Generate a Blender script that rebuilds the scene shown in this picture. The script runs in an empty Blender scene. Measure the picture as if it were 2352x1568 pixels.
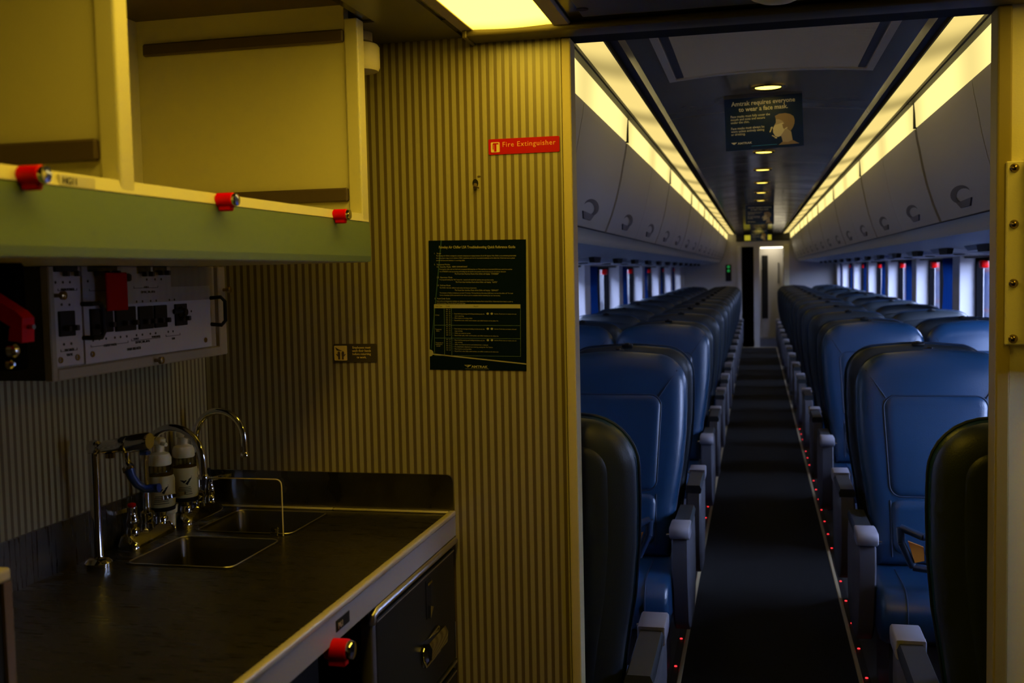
import bpy, bmesh, math, random
from mathutils import Vector, Matrix
random.seed(7)
S = bpy.context.scene
COL = S.collection
H = 1.5            # eye height above the car floor
XC = 0.045         # centre line of the aisle
PI = math.pi

# ------------------------------------------------------------------ camera
cam_d = bpy.data.cameras.new('camera')
cam = bpy.data.objects.new('camera', cam_d)
COL.objects.link(cam)
rt = Vector((0.97421389, 0.22458389, -0.02166518))
up = Vector((0.00659683, 0.067629, 0.99768873))
fw = Vector((-0.22553001, 0.97210514, -0.06440357))
mw = Matrix.Identity(4)
for i in range(3):
    mw[i][0] = rt[i]; mw[i][1] = up[i]; mw[i][2] = -fw[i]
mw[0][3], mw[1][3], mw[2][3] = 0.0, 0.0, H
cam.matrix_world = mw
cam_d.sensor_width = 36.0
cam_d.lens = 2430.0 / 2352.0 * 36.0
cam_d.clip_start = 0.02
cam_d.dof.use_dof = True
cam_d.dof.focus_distance = 2.6
cam_d.dof.aperture_fstop = 5.6
S.camera = cam

# ------------------------------------------------------------------ world, exposure
W = bpy.data.worlds.new('sky'); S.world = W
W.use_nodes = True
bg = W.node_tree.nodes['Background']
bg.inputs['Color'].default_value = (0.50, 0.61, 1.0, 1)
bg.inputs['Strength'].default_value = 22.0
S.view_settings.view_transform = 'Standard'
S.view_settings.look = 'None'
S.view_settings.gamma = 1.0
S.view_settings.use_curve_mapping = False
S.view_settings.exposure = 0.0
GALLEY_LAMP = 8.0
COVE = 1.6
DOWN = 5.0

# ------------------------------------------------------------------ materials
MATS = {}
def mat(name, color=(.5, .5, .5), rough=.5, metal=0., emit=None, es=0., bump=None, spec=.5, coat=0., var=None):
    if name in MATS: return MATS[name]
    m = bpy.data.materials.new(name); m.use_nodes = True
    nt = m.node_tree; b = nt.nodes['Principled BSDF']
    b.inputs['Base Color'].default_value = (*color, 1)
    b.inputs['Roughness'].default_value = rough
    b.inputs['Metallic'].default_value = metal
    b.inputs['Specular IOR Level'].default_value = spec
    b.inputs['Coat Weight'].default_value = coat
    if emit:
        b.inputs['Emission Color'].default_value = (*emit, 1)
        b.inputs['Emission Strength'].default_value = es
    tc = nt.nodes.new('ShaderNodeTexCoord')
    if bump:
        sc, st = bump[0], bump[1]
        n = nt.nodes.new('ShaderNodeTexNoise'); n.inputs['Scale'].default_value = sc; n.inputs['Detail'].default_value = 3
        mp = nt.nodes.new('ShaderNodeMapping')
        if len(bump) > 2: mp.inputs['Scale'].default_value = bump[2]
        nt.links.new(tc.outputs['Object'], mp.inputs['Vector']); nt.links.new(mp.outputs['Vector'], n.inputs['Vector'])
        bn = nt.nodes.new('ShaderNodeBump'); bn.inputs['Strength'].default_value = st; bn.inputs['Distance'].default_value = .002
        nt.links.new(n.outputs['Fac'], bn.inputs['Height']); nt.links.new(bn.outputs['Normal'], b.inputs['Normal'])
    if var:
        sc, amt = var[0], var[1]
        n2 = nt.nodes.new('ShaderNodeTexNoise'); n2.inputs['Scale'].default_value = sc; n2.inputs['Detail'].default_value = 4
        mp2 = nt.nodes.new('ShaderNodeMapping')
        if len(var) > 2: mp2.inputs['Scale'].default_value = var[2]
        nt.links.new(tc.outputs['Object'], mp2.inputs['Vector']); nt.links.new(mp2.outputs['Vector'], n2.inputs['Vector'])
        r = nt.nodes.new('ShaderNodeMapRange')
        r.inputs['From Min'].default_value = .3; r.inputs['From Max'].default_value = .7
        r.inputs['To Min'].default_value = max(0, rough - amt); r.inputs['To Max'].default_value = min(1, rough + amt)
        nt.links.new(n2.outputs['Fac'], r.inputs['Value']); nt.links.new(r.outputs['Result'], b.inputs['Roughness'])
    MATS[name] = m
    return m

def stripe_mat(name, axis, light, dark, period, duty, rough):
    m = bpy.data.materials.new(name); m.use_nodes = True
    nt = m.node_tree; b = nt.nodes['Principled BSDF']; b.inputs['Roughness'].default_value = rough; b.inputs['Specular IOR Level'].default_value = .9
    tc = nt.nodes.new('ShaderNodeTexCoord'); sp = nt.nodes.new('ShaderNodeSeparateXYZ')
    nt.links.new(tc.outputs['Object'], sp.inputs[0])
    a = nt.nodes.new('ShaderNodeMath'); a.operation = 'MULTIPLY'; a.inputs[1].default_value = 1 / period
    nt.links.new(sp.outputs[axis], a.inputs[0])
    pp = nt.nodes.new('ShaderNodeMath'); pp.operation = 'PINGPONG'; pp.inputs[1].default_value = .5
    nt.links.new(a.outputs[0], pp.inputs[0])
    r = nt.nodes.new('ShaderNodeMapRange'); r.interpolation_type = 'SMOOTHSTEP'
    r.inputs['From Min'].default_value = duty / 2 - .05; r.inputs['From Max'].default_value = duty / 2 + .05
    nt.links.new(pp.outputs[0], r.inputs['Value'])
    mx = nt.nodes.new('ShaderNodeMix'); mx.data_type = 'RGBA'
    mx.inputs[6].default_value = (*dark, 1); mx.inputs[7].default_value = (*light, 1)
    nt.links.new(r.outputs['Result'], mx.inputs[0]); nt.links.new(mx.outputs[2], b.inputs['Base Color'])
    n = nt.nodes.new('ShaderNodeTexNoise'); n.inputs['Scale'].default_value = 220
    nt.links.new(tc.outputs['Object'], n.inputs['Vector'])
    ad = nt.nodes.new('ShaderNodeMath'); ad.operation = 'MULTIPLY_ADD'; ad.inputs[1].default_value = .25
    nt.links.new(n.outputs['Fac'], ad.inputs[0]); nt.links.new(r.outputs['Result'], ad.inputs[2])
    bn = nt.nodes.new('ShaderNodeBump'); bn.inputs['Strength'].default_value = .12; bn.inputs['Distance'].default_value = .001
    nt.links.new(ad.outputs[0], bn.inputs['Height']); nt.links.new(bn.outputs['Normal'], b.inputs['Normal'])
    MATS[name] = m
    return m

def glass_mat(name, tint=(1, 1, 1), ior=1.6, rough=0.0):
    m = bpy.data.materials.new(name); m.use_nodes = True
    nt = m.node_tree; nt.nodes.clear()
    out = nt.nodes.new('ShaderNodeOutputMaterial'); mx = nt.nodes.new('ShaderNodeMixShader')
    t = nt.nodes.new('ShaderNodeBsdfTransparent'); t.inputs[0].default_value = (*tint, 1)
    g = nt.nodes.new('ShaderNodeBsdfGlossy'); g.inputs['Roughness'].default_value = rough
    f = nt.nodes.new('ShaderNodeFresnel')
    ge = nt.nodes.new('ShaderNodeNewGeometry'); mr = nt.nodes.new('ShaderNodeMapRange')   # thin pane: same reflectance from both faces
    mr.inputs['To Min'].default_value = ior; mr.inputs['To Max'].default_value = 1 / ior
    nt.links.new(ge.outputs['Backfacing'], mr.inputs['Value']); nt.links.new(mr.outputs['Result'], f.inputs['IOR'])
    nt.links.new(f.outputs[0], mx.inputs[0]); nt.links.new(t.outputs[0], mx.inputs[1]); nt.links.new(g.outputs[0], mx.inputs[2])
    nt.links.new(mx.outputs[0], out.inputs[0])
    MATS[name] = m
    return m

def curtain_mat(name, color):
    m = bpy.data.materials.new(name); m.use_nodes = True
    nt = m.node_tree; nt.nodes.clear()
    out = nt.nodes.new('ShaderNodeOutputMaterial'); mx = nt.nodes.new('ShaderNodeMixShader'); mx.inputs[0].default_value = .4
    d = nt.nodes.new('ShaderNodeBsdfDiffuse'); d.inputs[0].default_value = (*color, 1)
    t = nt.nodes.new('ShaderNodeBsdfTranslucent'); t.inputs[0].default_value = (*color, 1)
    nt.links.new(d.outputs[0], mx.inputs[1]); nt.links.new(t.outputs[0], mx.inputs[2]); nt.links.new(mx.outputs[0], out.inputs[0])
    MATS[name] = m
    return m

def lamp_mat(name, color, strength, axis=None, period=1.0, dip=.3):
    """A lit diffuser; dimmer stretches for tube ends and bracket shade are painted into its emission."""
    m = bpy.data.materials.new(name); m.use_nodes = True
    nt = m.node_tree; nt.nodes.clear()
    out = nt.nodes.new('ShaderNodeOutputMaterial'); e = nt.nodes.new('ShaderNodeEmission')
    e.inputs[0].default_value = (*color, 1); e.inputs[1].default_value = strength
    if axis is not None:
        tc = nt.nodes.new('ShaderNodeTexCoord'); sp = nt.nodes.new('ShaderNodeSeparateXYZ')
        nt.links.new(tc.outputs['Object'], sp.inputs[0])
        a = nt.nodes.new('ShaderNodeMath'); a.operation = 'MULTIPLY'; a.inputs[1].default_value = 1 / period
        nt.links.new(sp.outputs[axis], a.inputs[0])
        pp = nt.nodes.new('ShaderNodeMath'); pp.operation = 'PINGPONG'; pp.inputs[1].default_value = .5
        nt.links.new(a.outputs[0], pp.inputs[0])
        r = nt.nodes.new('ShaderNodeMapRange'); r.interpolation_type = 'SMOOTHSTEP'
        r.inputs['From Min'].default_value = 0; r.inputs['From Max'].default_value = .3
        r.inputs['To Min'].default_value = strength * (1 - dip); r.inputs['To Max'].default_value = strength
        nt.links.new(pp.outputs[0], r.inputs['Value']); nt.links.new(r.outputs['Result'], e.inputs[1])
    nt.links.new(e.outputs[0], out.inputs[0])
    MATS[name] = m
    return m

LIGHTC = (.375, .34, .20); DARKC = (.13, .095, .04)
M_stripeX = stripe_mat('striped laminate across', 0, LIGHTC, DARKC, .0167, .44, .36)
M_stripeY = stripe_mat('striped laminate along', 1, LIGHTC, DARKC, .0167, .44, .36)
M_dkwall = mat('dark vestibule laminate', (.10, .08, .06), .5)
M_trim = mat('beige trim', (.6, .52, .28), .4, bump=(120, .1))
M_cream = mat('cream panel', (.86, .80, .55), .45, bump=(300, .15))
M_cab = mat('cabinet laminate', (.72, .68, .44), .4)
M_val = mat('pale green valance', (.16, .23, .12), .4)
M_rail = mat('brown runner', (.09, .06, .045), .5)
M_red = mat('red plastic', (.75, .001, .001), .4, spec=.12)
M_redtag = mat('red tag', (.42, .002, .002), .6, spec=.1)
M_white = mat('white plastic', (.72, .68, .55), .4)
M_chrome = mat('chrome', (.75, .74, .72), .08, 1.)
M_steel = mat('brushed steel', (.20, .185, .165), .30, 1., bump=(60, .05, (2, 20, 1)), var=(9, .06, (2, 20, 1)))
M_steeldk = mat('basin steel', (.16, .15, .14), .3, 1.)
M_alu = mat('aluminium edge', (.62, .6, .58), .35, 1., bump=(80, .1))
M_bead = mat('satin bead', (.62, .56, .42), .35, .3)
M_edge = mat('grey edge laminate', (.38, .35, .36), .4)
M_black = mat('black plastic', (.006, .006, .006), .5, spec=.25)
M_dkgreen = mat('dark door laminate', (.011, .011, .007), .4, spec=.25)
M_ceilg = mat('grey ceiling panel', (.12, .11, .07), .35)
M_ceildk = mat('dark gloss ceiling', (.035, .03, .015), .15)
M_face = mat('panel faceplate', (.55, .50, .55), .5)
M_boxfr = mat('box frame', (.36, .31, .25), .5)
M_beam = mat('olive beam', (.10, .08, .035), .45)
M_dkbox = mat('box side', (.03, .025, .02), .6)
M_rubber = mat('rubber gasket', (.004, .004, .005), .8, spec=.05)
M_leather = mat('blue leather', (.007, .040, .100), .29, bump=(420, .25), spec=.75)
M_inset = mat('blue leather inset', (.0065, .036, .090), .31, bump=(420, .25), spec=.75)
M_shell = mat('dark seat shell', (.02, .028, .034), .42, bump=(300, .2))
M_seam = mat('seam', (.006, .02, .05), .6)
M_pad = mat('armrest pad', (.025, .03, .034), .42)
M_grey = mat('grey plastic', (.30, .29, .33), .38)
M_greyd = mat('grey side panel', (.09, .087, .10), .45)
M_dk = mat('seat base', (.01, .01, .012), .6)
M_orange = mat('orange label', (.6, .22, .02), .5)
M_bin = mat('bin door', (.42, .385, .35), .42, bump=(260, .08))
M_binlip = mat('bin lip', (.66, .60, .50), .4)
M_soffit = mat('soffit', (.33, .35, .42), .45)
M_coachceil = mat('gloss coach ceiling', (.29, .25, .19), .13, var=(3, .05))
M_dark = mat('dark slot', (.008, .008, .008), .5)
M_grille = mat('grille', (.30, .27, .23), .5, bump=(6, 1.0, (0.1, 30, 1)))
M_wall = mat('coach wall', (.55, .52, .50), .5)
M_pillar = mat('window pillar', (.66, .64, .66), .45)
M_carpet = mat('aisle carpet', (.010, .0098, .010), .8, bump=(350, .8), spec=.08)
M_floor = mat('dark floor', (.012, .012, .013), .5, bump=(300, .6))
M_strip = mat('aisle strip', (.34, .27, .15), .4)
M_sign = mat('sign navy', (.004, .026, .10), .4)
M_signtxt = mat('sign lettering', (.92, .85, .66), .5)
M_signcyan = mat('sign blue line', (.05, .32, .55), .5)
M_hair = mat('pictogram hair', (.42, .28, .15), .5)
M_skin = mat('pictogram skin', (.62, .48, .32), .5)
M_mask = mat('pictogram mask', (.95, .82, .50), .5)
M_post = mat('poster navy', (.002, .008, .017), .6, spec=.04)
M_postxt = mat('poster lettering', (.40, .38, .22), .6)
M_posline = mat('poster table line', (.16, .26, .20), .6)
M_firered = mat('fire sign red', (.50, .001, .001), .5, spec=.15)
M_fireyel = mat('fire sign yellow', (.85, .66, .22), .5)
M_firetxt = mat('fire sign lettering', (.95, .42, .12), .5)
M_brass = mat('bolt', (.30, .22, .10), .25, 1.)
M_soapwhite = mat('soap pump', (.85, .80, .55), .4)
M_soaplabel = mat('soap label', (.60, .54, .26), .45)
M_bluehose = mat('blue hose', (.01, .05, .22), .3)
M_exit = mat('exit yellow', (.4, .35, .02), .5, emit=(1, .85, .05), es=.35)
M_green = mat('green light', (.02, .3, .06), .5, emit=(.05, 1, .2), es=.15)
M_led = mat('red floor light', (.4, .01, .01), .4, emit=(1, .03, .04), es=2.2)
M_glass = glass_mat('window glass', (.93, .95, .97), 1.28)
M_acrylic = glass_mat('acrylic guard', (.9, .9, .88), 1.35, .02)
M_pet = glass_mat('clear bottle', (.62, .56, .34), 1.45, .03)
M_curtain = curtain_mat('blue curtain', (.006, .038, .17))
M_lampG = lamp_mat('galley diffuser', (1.0, .66, .05), GALLEY_LAMP, 1, 1.14, .0)
for nd in M_lampG.node_tree.nodes:      # the tubes stop short of the far end of the fitting
    if nd.type == 'MAP_RANGE':
        nd.inputs['From Min'].default_value = .575; nd.inputs['From Max'].default_value = .44; nd.inputs['To Min'].default_value = 1.0; nd.inputs['To Max'].default_value = GALLEY_LAMP
    if nd.type == 'MATH' and nd.operation == 'PINGPONG': nd.operation = 'ADD'; nd.inputs[1].default_value = 0
    if nd.type == 'MATH' and nd.operation == 'MULTIPLY': nd.inputs[1].default_value = 1
M_coveU = lamp_mat('upper cove diffuser', (1.0, .76, .24), COVE * .62, 1, 1.14, .5)  # dips paint bracket shade and tube ends into the glow
M_coveL = lamp_mat('lower cove diffuser', (1.0, .80, .27), COVE * .86, 1, 1.14, .3)
M_down = lamp_mat('downlight lens', (1.0, .73, .10), DOWN)
M_vest = lamp_mat('vestibule tube', (1.0, .88, .60), 5)
M_cartop = mat('rail car blue', (.006, .016, .060), .9, spec=0)
M_carwhite = mat('rail car pale grey', (.085, .086, .09), .9, spec=0)
M_carred = mat('rail car red', (.09, .008, .014), .9, spec=0)
M_brick = mat('orange brick', (.13, .05, .02), .8, bump=(30, .4))
M_roofpink = mat('red canopy', (.12, .022, .026), .6)
M_gravel = mat('gravel', (.12, .11, .10), .9, bump=(20, 1))

# ------------------------------------------------------------------ mesh helpers
def BM(): return bmesh.new()
def face(bm, vs):
    try: return bm.faces.new(vs)
    except ValueError: return None
def box(bm, x0, x1, y0, y1, z0, z1, bev=0.0, seg=2):
    x0, x1 = min(x0, x1), max(x0, x1); y0, y1 = min(y0, y1), max(y0, y1); z0, z1 = min(z0, z1), max(z0, z1)
    v = [bm.verts.new(p) for p in ((x0,y0,z0),(x1,y0,z0),(x1,y1,z0),(x0,y1,z0),(x0,y0,z1),(x1,y0,z1),(x1,y1,z1),(x0,y1,z1))]
    fs = [bm.faces.new([v[i] for i in q]) for q in ((3,2,1,0),(4,5,6,7),(0,1,5,4),(1,2,6,5),(2,3,7,6),(3,0,4,7))]
    if bev > 0:
        es = set(e for f in fs for e in f.edges)
        bmesh.ops.bevel(bm, geom=list(es), offset=bev, segments=seg, affect='EDGES', profile=.5)
def basis(d):
    d = d.normalized()
    a = Vector((0, 0, 1)) if abs(d.z) < .9 else Vector((1, 0, 0))
    u = d.cross(a).normalized(); return u, d.cross(u).normalized()
def cyl(bm, p0, p1, r0, r1=None, seg=16):
    p0, p1 = Vector(p0), Vector(p1); r1 = r0 if r1 is None else r1
    u, w = basis(p1 - p0)
    A = [bm.verts.new(p0 + (u * math.cos(2*PI*k/seg) + w * math.sin(2*PI*k/seg)) * r0) for k in range(seg)]
    B = [bm.verts.new(p1 + (u * math.cos(2*PI*k/seg) + w * math.sin(2*PI*k/seg)) * r1) for k in range(seg)]
    for k in range(seg): face(bm, [A[k], A[(k+1) % seg], B[(k+1) % seg], B[k]])
    face(bm, A[::-1]); face(bm, B)
def tube(bm, pts, r, seg=10, closed=False):
    pts = [Vector(p) for p in pts]; n = len(pts); rings = []
    tan = lambda i: ((pts[(i+1) % n] - pts[i-1]) if closed else (pts[min(i+1, n-1)] - pts[max(i-1, 0)])).normalized()
    u, w = basis(tan(0))
    for i in range(n):
        t = tan(i); u = (u - t * u.dot(t)).normalized(); w = t.cross(u)
        rr = r[i] if isinstance(r, (list, tuple)) else r
        rings.append([bm.verts.new(pts[i] + (u * math.cos(2*PI*k/seg) + w * math.sin(2*PI*k/seg)) * rr) for k in range(seg)])
    for i in range(n if closed else n - 1):
        a, b = rings[i], rings[(i+1) % n]
        for k in range(seg): face(bm, [a[k], a[(k+1) % seg], b[(k+1) % seg], b[k]])
    if not closed: face(bm, rings[0][::-1]); face(bm, rings[-1])
def lathe(bm, prof, c, seg=20, axis='z'):
    rings = []
    for r, h in prof:
        ring = []
        for k in range(seg):
            a = 2*PI*k/seg; p = (r*math.cos(a), r*math.sin(a), h)
            if axis == 'x': p = (h, r*math.cos(a), r*math.sin(a))
            if axis == 'y': p = (r*math.sin(a), h, r*math.cos(a))
            ring.append(bm.verts.new((c[0]+p[0], c[1]+p[1], c[2]+p[2])))
        rings.append(ring)
    for a, b in zip(rings, rings[1:]):
        for k in range(seg): face(bm, [a[k], a[(k+1) % seg], b[(k+1) % seg], b[k]])
    face(bm, rings[0][::-1]); face(bm, rings[-1])
def loops(bm, rings, cap0=True, cap1=True):
    vr = [[bm.verts.new(p) for p in r] for r in rings]; n = len(vr[0])
    for a, b in zip(vr, vr[1:]):
        for k in range(n): face(bm, [a[k], a[(k+1) % n], b[(k+1) % n], b[k]])
    if cap0: face(bm, vr[0][::-1])
    if cap1: face(bm, vr[-1])
def prism(bm, pts, vec):
    vec = Vector(vec); pts = [Vector(p) for p in pts]
    loops(bm, [pts, [p + vec for p in pts]])
def inset(out, d):
    n = len(out); res = []
    for i in range(n):
        a, b, c = out[i-1], out[i], out[(i+1) % n]
        n1 = Vector((-(b[1]-a[1]), b[0]-a[0])); n2 = Vector((-(c[1]-b[1]), c[0]-b[0]))
        if n1.length: n1.normalize()
        if n2.length: n2.normalize()
        m = n1 + n2
        if m.length < 1e-6: m = n1
        m.normalize(); k = max(.4, m.dot(n1))
        res.append((b[0] + m.x*d/k, b[1] + m.y*d/k))
    return res
def rrect(hw, z0, z1, r, seg=5, hw0=None):
    hw0 = hw if hw0 is None else hw0; pts = []
    for cx, cz, a0 in ((hw0-r, z0+r, -90), (hw-r, z1-r, 0), (-hw+r, z1-r, 90), (-hw0+r, z0+r, 180)):
        for k in range(seg+1):
            a = math.radians(a0 + 90*k/seg); pts.append((cx + r*math.cos(a), cz + r*math.sin(a)))
    return pts
def pillow(bm, out, rings, f):
    """out: CCW outline; rings: (inset, depth); f(u, v, depth) -> xyz"""
    loops(bm, [[f(u, v, d) for u, v in inset(out, i)] for i, d in rings])

def finish(bm, name, m, smooth=False, angle=40):
    bmesh.ops.recalc_face_normals(bm, faces=bm.faces[:])
    me = bpy.data.meshes.new(name); bm.to_mesh(me); bm.free()
    for mm in (m if isinstance(m, (list, tuple)) else [m]): me.materials.append(mm)
    if smooth:
        for p in me.polygons: p.use_smooth = True
        me.set_sharp_from_angle(angle=math.radians(angle))
    return me
def link(name, me, parent=None):
    o = bpy.data.objects.new(name, me); COL.objects.link(o)
    if parent: o.parent = parent
    return o
def obj(name, bm, m, parent=None, smooth=False, angle=40, world=True, label=None):
    """bm holds world coordinates (or coordinates local to the thing with world=False)"""
    if parent is not None and world:
        off = Vector((0, 0, 0)); p = parent
        while p is not None: off += p.location; p = p.parent
        bmesh.ops.translate(bm, verts=bm.verts[:], vec=-off)
    o = link(name, finish(bm, name, m, smooth, angle), parent)
    if label: o['label'] = label
    return o
def tag(o, label, cat, group=None):
    o['label'] = label; o['category'] = cat
    if group: o['group'] = group
    return o
def thing(name, label, cat, loc=(0, 0, 0), group=None):
    o = link(name, None); o.location = loc; o.empty_display_size = .05
    return tag(o, label, cat, group)
def struct(name, bm, m, parent=None, smooth=False):
    o = obj(name, bm, m, parent, smooth)
    o['kind'] = 'structure'
    return o
def copy_tree(o, parent=None):
    c = o.copy(); COL.objects.link(c)
    if parent: c.parent = parent
    for ch in [x for x in o.children]: copy_tree(ch, c)
    return c
def text_me(name, body, size, m, align='LEFT', space=1.0, line=1.0, sx=1.0, extrude=0.0004, bold=0.0):
    cu = bpy.data.curves.new(name, 'FONT'); cu.body = body; cu.size = size; cu.align_x = align
    cu.space_character = space; cu.space_line = line; cu.extrude = extrude; cu.offset = bold; cu.resolution_u = 2
    t = bpy.data.objects.new('tmp', cu); COL.objects.link(t)
    dg = bpy.context.evaluated_depsgraph_get()
    me = bpy.data.meshes.new_from_object(t.evaluated_get(dg))
    bpy.data.objects.remove(t); bpy.data.curves.remove(cu)
    me.transform(Matrix.Diagonal((sx, 1, 1, 1)))
    me.materials.clear(); me.materials.append(m); me.name = name
    return me
def text(name, body, size, m, pos, facing, parent, roll=0.0, **k):
    """facing '-y': read by someone looking along +y; '+x': read by someone looking along -x"""
    me = text_me(name, body, size, m, **k)
    R = Matrix.Rotation(PI/2, 4, 'X')
    if facing == '+x': R = Matrix.Rotation(PI/2, 4, 'Z') @ R
    if roll: R = Matrix.Rotation(roll, 4, 'Y') @ R if facing == '-y' else R
    me.transform(R)
    off = Vector((0, 0, 0)); p = parent
    while p is not None: off += p.location; p = p.parent
    me.transform(Matrix.Translation(Vector(pos) - off))
    return link(name, me, parent)
def emblem(bm, ox, oz, s, put):
    """arrow-like railway emblem: a long tapering head with two streaks"""
    for P in (((0, 0), (1.0, .16), (.62, -.32), (.40, -.22), (.72, .02)),
              ((0, 0), (.64, .0), (.34, -.19)), ((0, 0.02), (1.02, .2), (.98, .24))):
        prism(bm, [put(ox + x*s, oz + z*s) for x, z in P], put(0, 0, True))

# ================================================================== SETTING
YW, YE = 2.2, 20.5          # galley bulkhead, far end of the coach
WL, WR = XC - 1.375, XC + 1.375
def z(v): return v + H

# floor
bm = BM(); box(bm, -1.6, 1.7, -1.2, 23, -.06, 0); struct('floor', bm, M_floor)
bm = BM(); box(bm, -.277, .35, 2.24, 20.35, 0, .006)
car = obj('aisle_carpet', bm, M_carpet); tag(car, 'long black carpet runner down the middle of the aisle', 'carpet')
for nm, x, lab in (('L', -.285, 'left'), ('R', .358, 'right')):
    t = thing('floor_light_strip', f'narrow tan floor strip with red lights along the {lab} edge of the carpet', 'floor strip', (x, 2.3, 0), 'aisle floor strips')
    sgn = -1 if nm == 'L' else 1
    bm = BM(); box(bm, x-.008, x+.008, 2.26, 20.35, 0, .010, .003, 1); obj('strip', bm, M_strip, t)
    bm = BM(); box(bm, x+sgn*.010, x+sgn*.034, 2.26, 20.35, 0, .006); obj('light_channel', bm, M_black, t)
    bm = BM(); lathe(bm, [(.0055, 0), (.005, .003), (.001, .0045)], (0, 0, 0), 8)
    led = finish(bm, 'floor_light', M_led, True)
    for k in range(26):
        o = link('floor_light', led, t); o.location = (sgn*.022, .42 + .305*k, .005)

# striped bulkhead between galley and coach, with the doorway
bm = BM(); box(bm, -1.3, -.3935, YW, YW+.045, 0, z(.56)); struct('wall_partition', bm, M_stripeX)
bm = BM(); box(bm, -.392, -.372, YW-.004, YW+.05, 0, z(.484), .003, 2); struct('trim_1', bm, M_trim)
bm = BM(); box(bm, .475, 1.5, YW, YW+.045, 0, z(.56)); struct('wall_partition_right', bm, M_cream)
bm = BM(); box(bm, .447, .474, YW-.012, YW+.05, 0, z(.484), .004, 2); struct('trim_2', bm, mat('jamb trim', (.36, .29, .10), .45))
bm = BM(); box(bm, -1.6, 1.7, YW+.046, YW+.07, z(.486), z(.95)); box(bm, -.392, .474, YW, YW+.046, z(.486), z(.56)); box(bm, -1.6, -1.3, YW, YW+.045, 0, z(.486)); box(bm, 1.5, 1.7, YW, YW+.045, 0, z(.486)); struct('wall_header', bm, mat('header dark', (.022, .018, .008), .6, spec=.1))
bm = BM(); box(bm, -.578, 1.4, YW-.075, YW-.002, z(.484), z(.499), .006, 3); struct('trim_3', bm, M_beam, smooth=True)
bm = BM(); box(bm, -.584, -.574, YW-.078, YW-.001, z(.481), z(.4985), .003, 2); struct('trim_4', bm, M_beam)
# galley shell
bm = BM(); box(bm, -1.3, -1.235, -1.2, YW, 0, z(.56)); struct('wall_left', bm, M_stripeY)
bm = BM(); box(bm, -1.3, 1.5, -1.2, -1.1, 0, z(.56)); struct('wall_rear', bm, M_dkwall)
bm = BM()   # right side of the galley, unseen door; window added to let cool daylight in
box(bm, 1.4, 1.5, -1.2, 1.75, 0, z(.56)); box(bm, 1.4, 1.5, 2.0, YW, 0, z(.56))
box(bm, 1.4, 1.5, 1.75, 2.0, 0, 1.18); box(bm, 1.4, 1.5, 1.75, 2.0, 1.48, z(.56))
struct('door_1', bm, M_dkwall)
bm = BM(); box(bm, 1.44, 1.446, 1.75, 2.0, 1.18, 1.48); struct('window_15', bm, M_glass)
# galley ceiling
bm = BM(); box(bm, -.75, 1.5, -1.2, YW, z(.503), z(.56)); box(bm, -1.3, -.75, 2.0, YW, z(.503), z(.56)); box(bm, -1.3, -.75, -1.2, .3, z(.503), z(.56)); struct('ceiling', bm, M_ceildk)
bm = BM(); box(bm, -.73, -.602, 1.0, YW-.001, z(.4995), z(.503)); box(bm, -1.23, -.73, 2.01, YW-.001, z(.4995), z(.503)); struct('ceiling_panel', bm, M_ceilg)
bm = BM(); box(bm, -.60, -.588, 2.03, 2.13, z(.4985), z(.4996)); struct('ceiling_slot', bm, M_black)
bm = BM(); box(bm, -.33, 1.4, .3, 2.095, z(.4985), z(.503), .002, 1); struct('ceiling_panel', bm, M_ceilg)
bm = BM(); lathe(bm, [(.012, -.002), (.012, .0)], (-.32, 2.03, z(.499)), 12); struct('ceiling_stud', bm, M_black)

def ceiling_light(dx, label, ya=.9):
    t = thing('ceiling_light', label, 'light', (-.478+dx, 1.6, z(.5)))
    bm = BM(); box(bm, -.588+dx, -.562+dx, ya, 2.18, z(.4965), z(.503), .001, 1); box(bm, -.396+dx, -.36+dx, ya, 2.18, z(.494), z(.503), .003, 1)
    box(bm, -.588+dx, -.36+dx, 2.172, 2.186, z(.492), z(.503), .002, 1); obj('frame', bm, M_boxfr, t)
    bm = BM()
    rows = [[(-.562+dx + .166*i/8, y, z(.499 - .004*math.sin(PI*i/8))) for i in range(9)] for y in (ya+.05, 2.172)]
    loops(bm, [rows[0] + [(-.396+dx, ya+.05, z(.503)), (-.562+dx, ya+.05, z(.503))], rows[1] + [(-.396+dx, 2.172, z(.503)), (-.562+dx, 2.172, z(.503))]])
    obj('diffuser', bm, M_lampG, t, True)
ceiling_light(0, 'bright yellow rectangular light panel set in the galley ceiling', .6)
ceiling_light(1.16, 'second yellow rectangular light panel, in the ceiling right of the doorway', 1.5)

t = thing('ceiling_dome', 'round pale dome fitting on the galley ceiling above the doorway', 'fitting', (.04, 2.02, z(.498)))
bm = BM(); lathe(bm, [(.056, 0), (.056, -.004), (.046, -.014), (.03, -.021), (.004, -.024)], (.04, 2.0, z(.499)), 28); obj('dome', bm, M_cream, t, True)
bm = BM(); lathe(bm, [(.07, 0), (.07, -.004), (.062, -.006)], (.04, 2.0, z(.499)), 28); obj('ring', bm, M_ceilg, t, True)

t = thing('smoke_detector', 'cream round detector hanging from the ceiling behind the open cabinet', 'detector', (-.79, 2.08, z(.499)))
bm = BM(); lathe(bm, [(.030, 0), (.030, -.018), (.022, -.02), (.022, -.026)], (-.797, 2.09, z(.4995)), 24); obj('base', bm, M_boxfr, t, True)
bm = BM(); lathe(bm, [(.040, -.024), (.044, -.03), (.044, -.07), (.040, -.078), (.004, -.078)], (-.797, 2.09, z(.4995)), 28); obj('housing', bm, M_cream, t, True)

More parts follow.
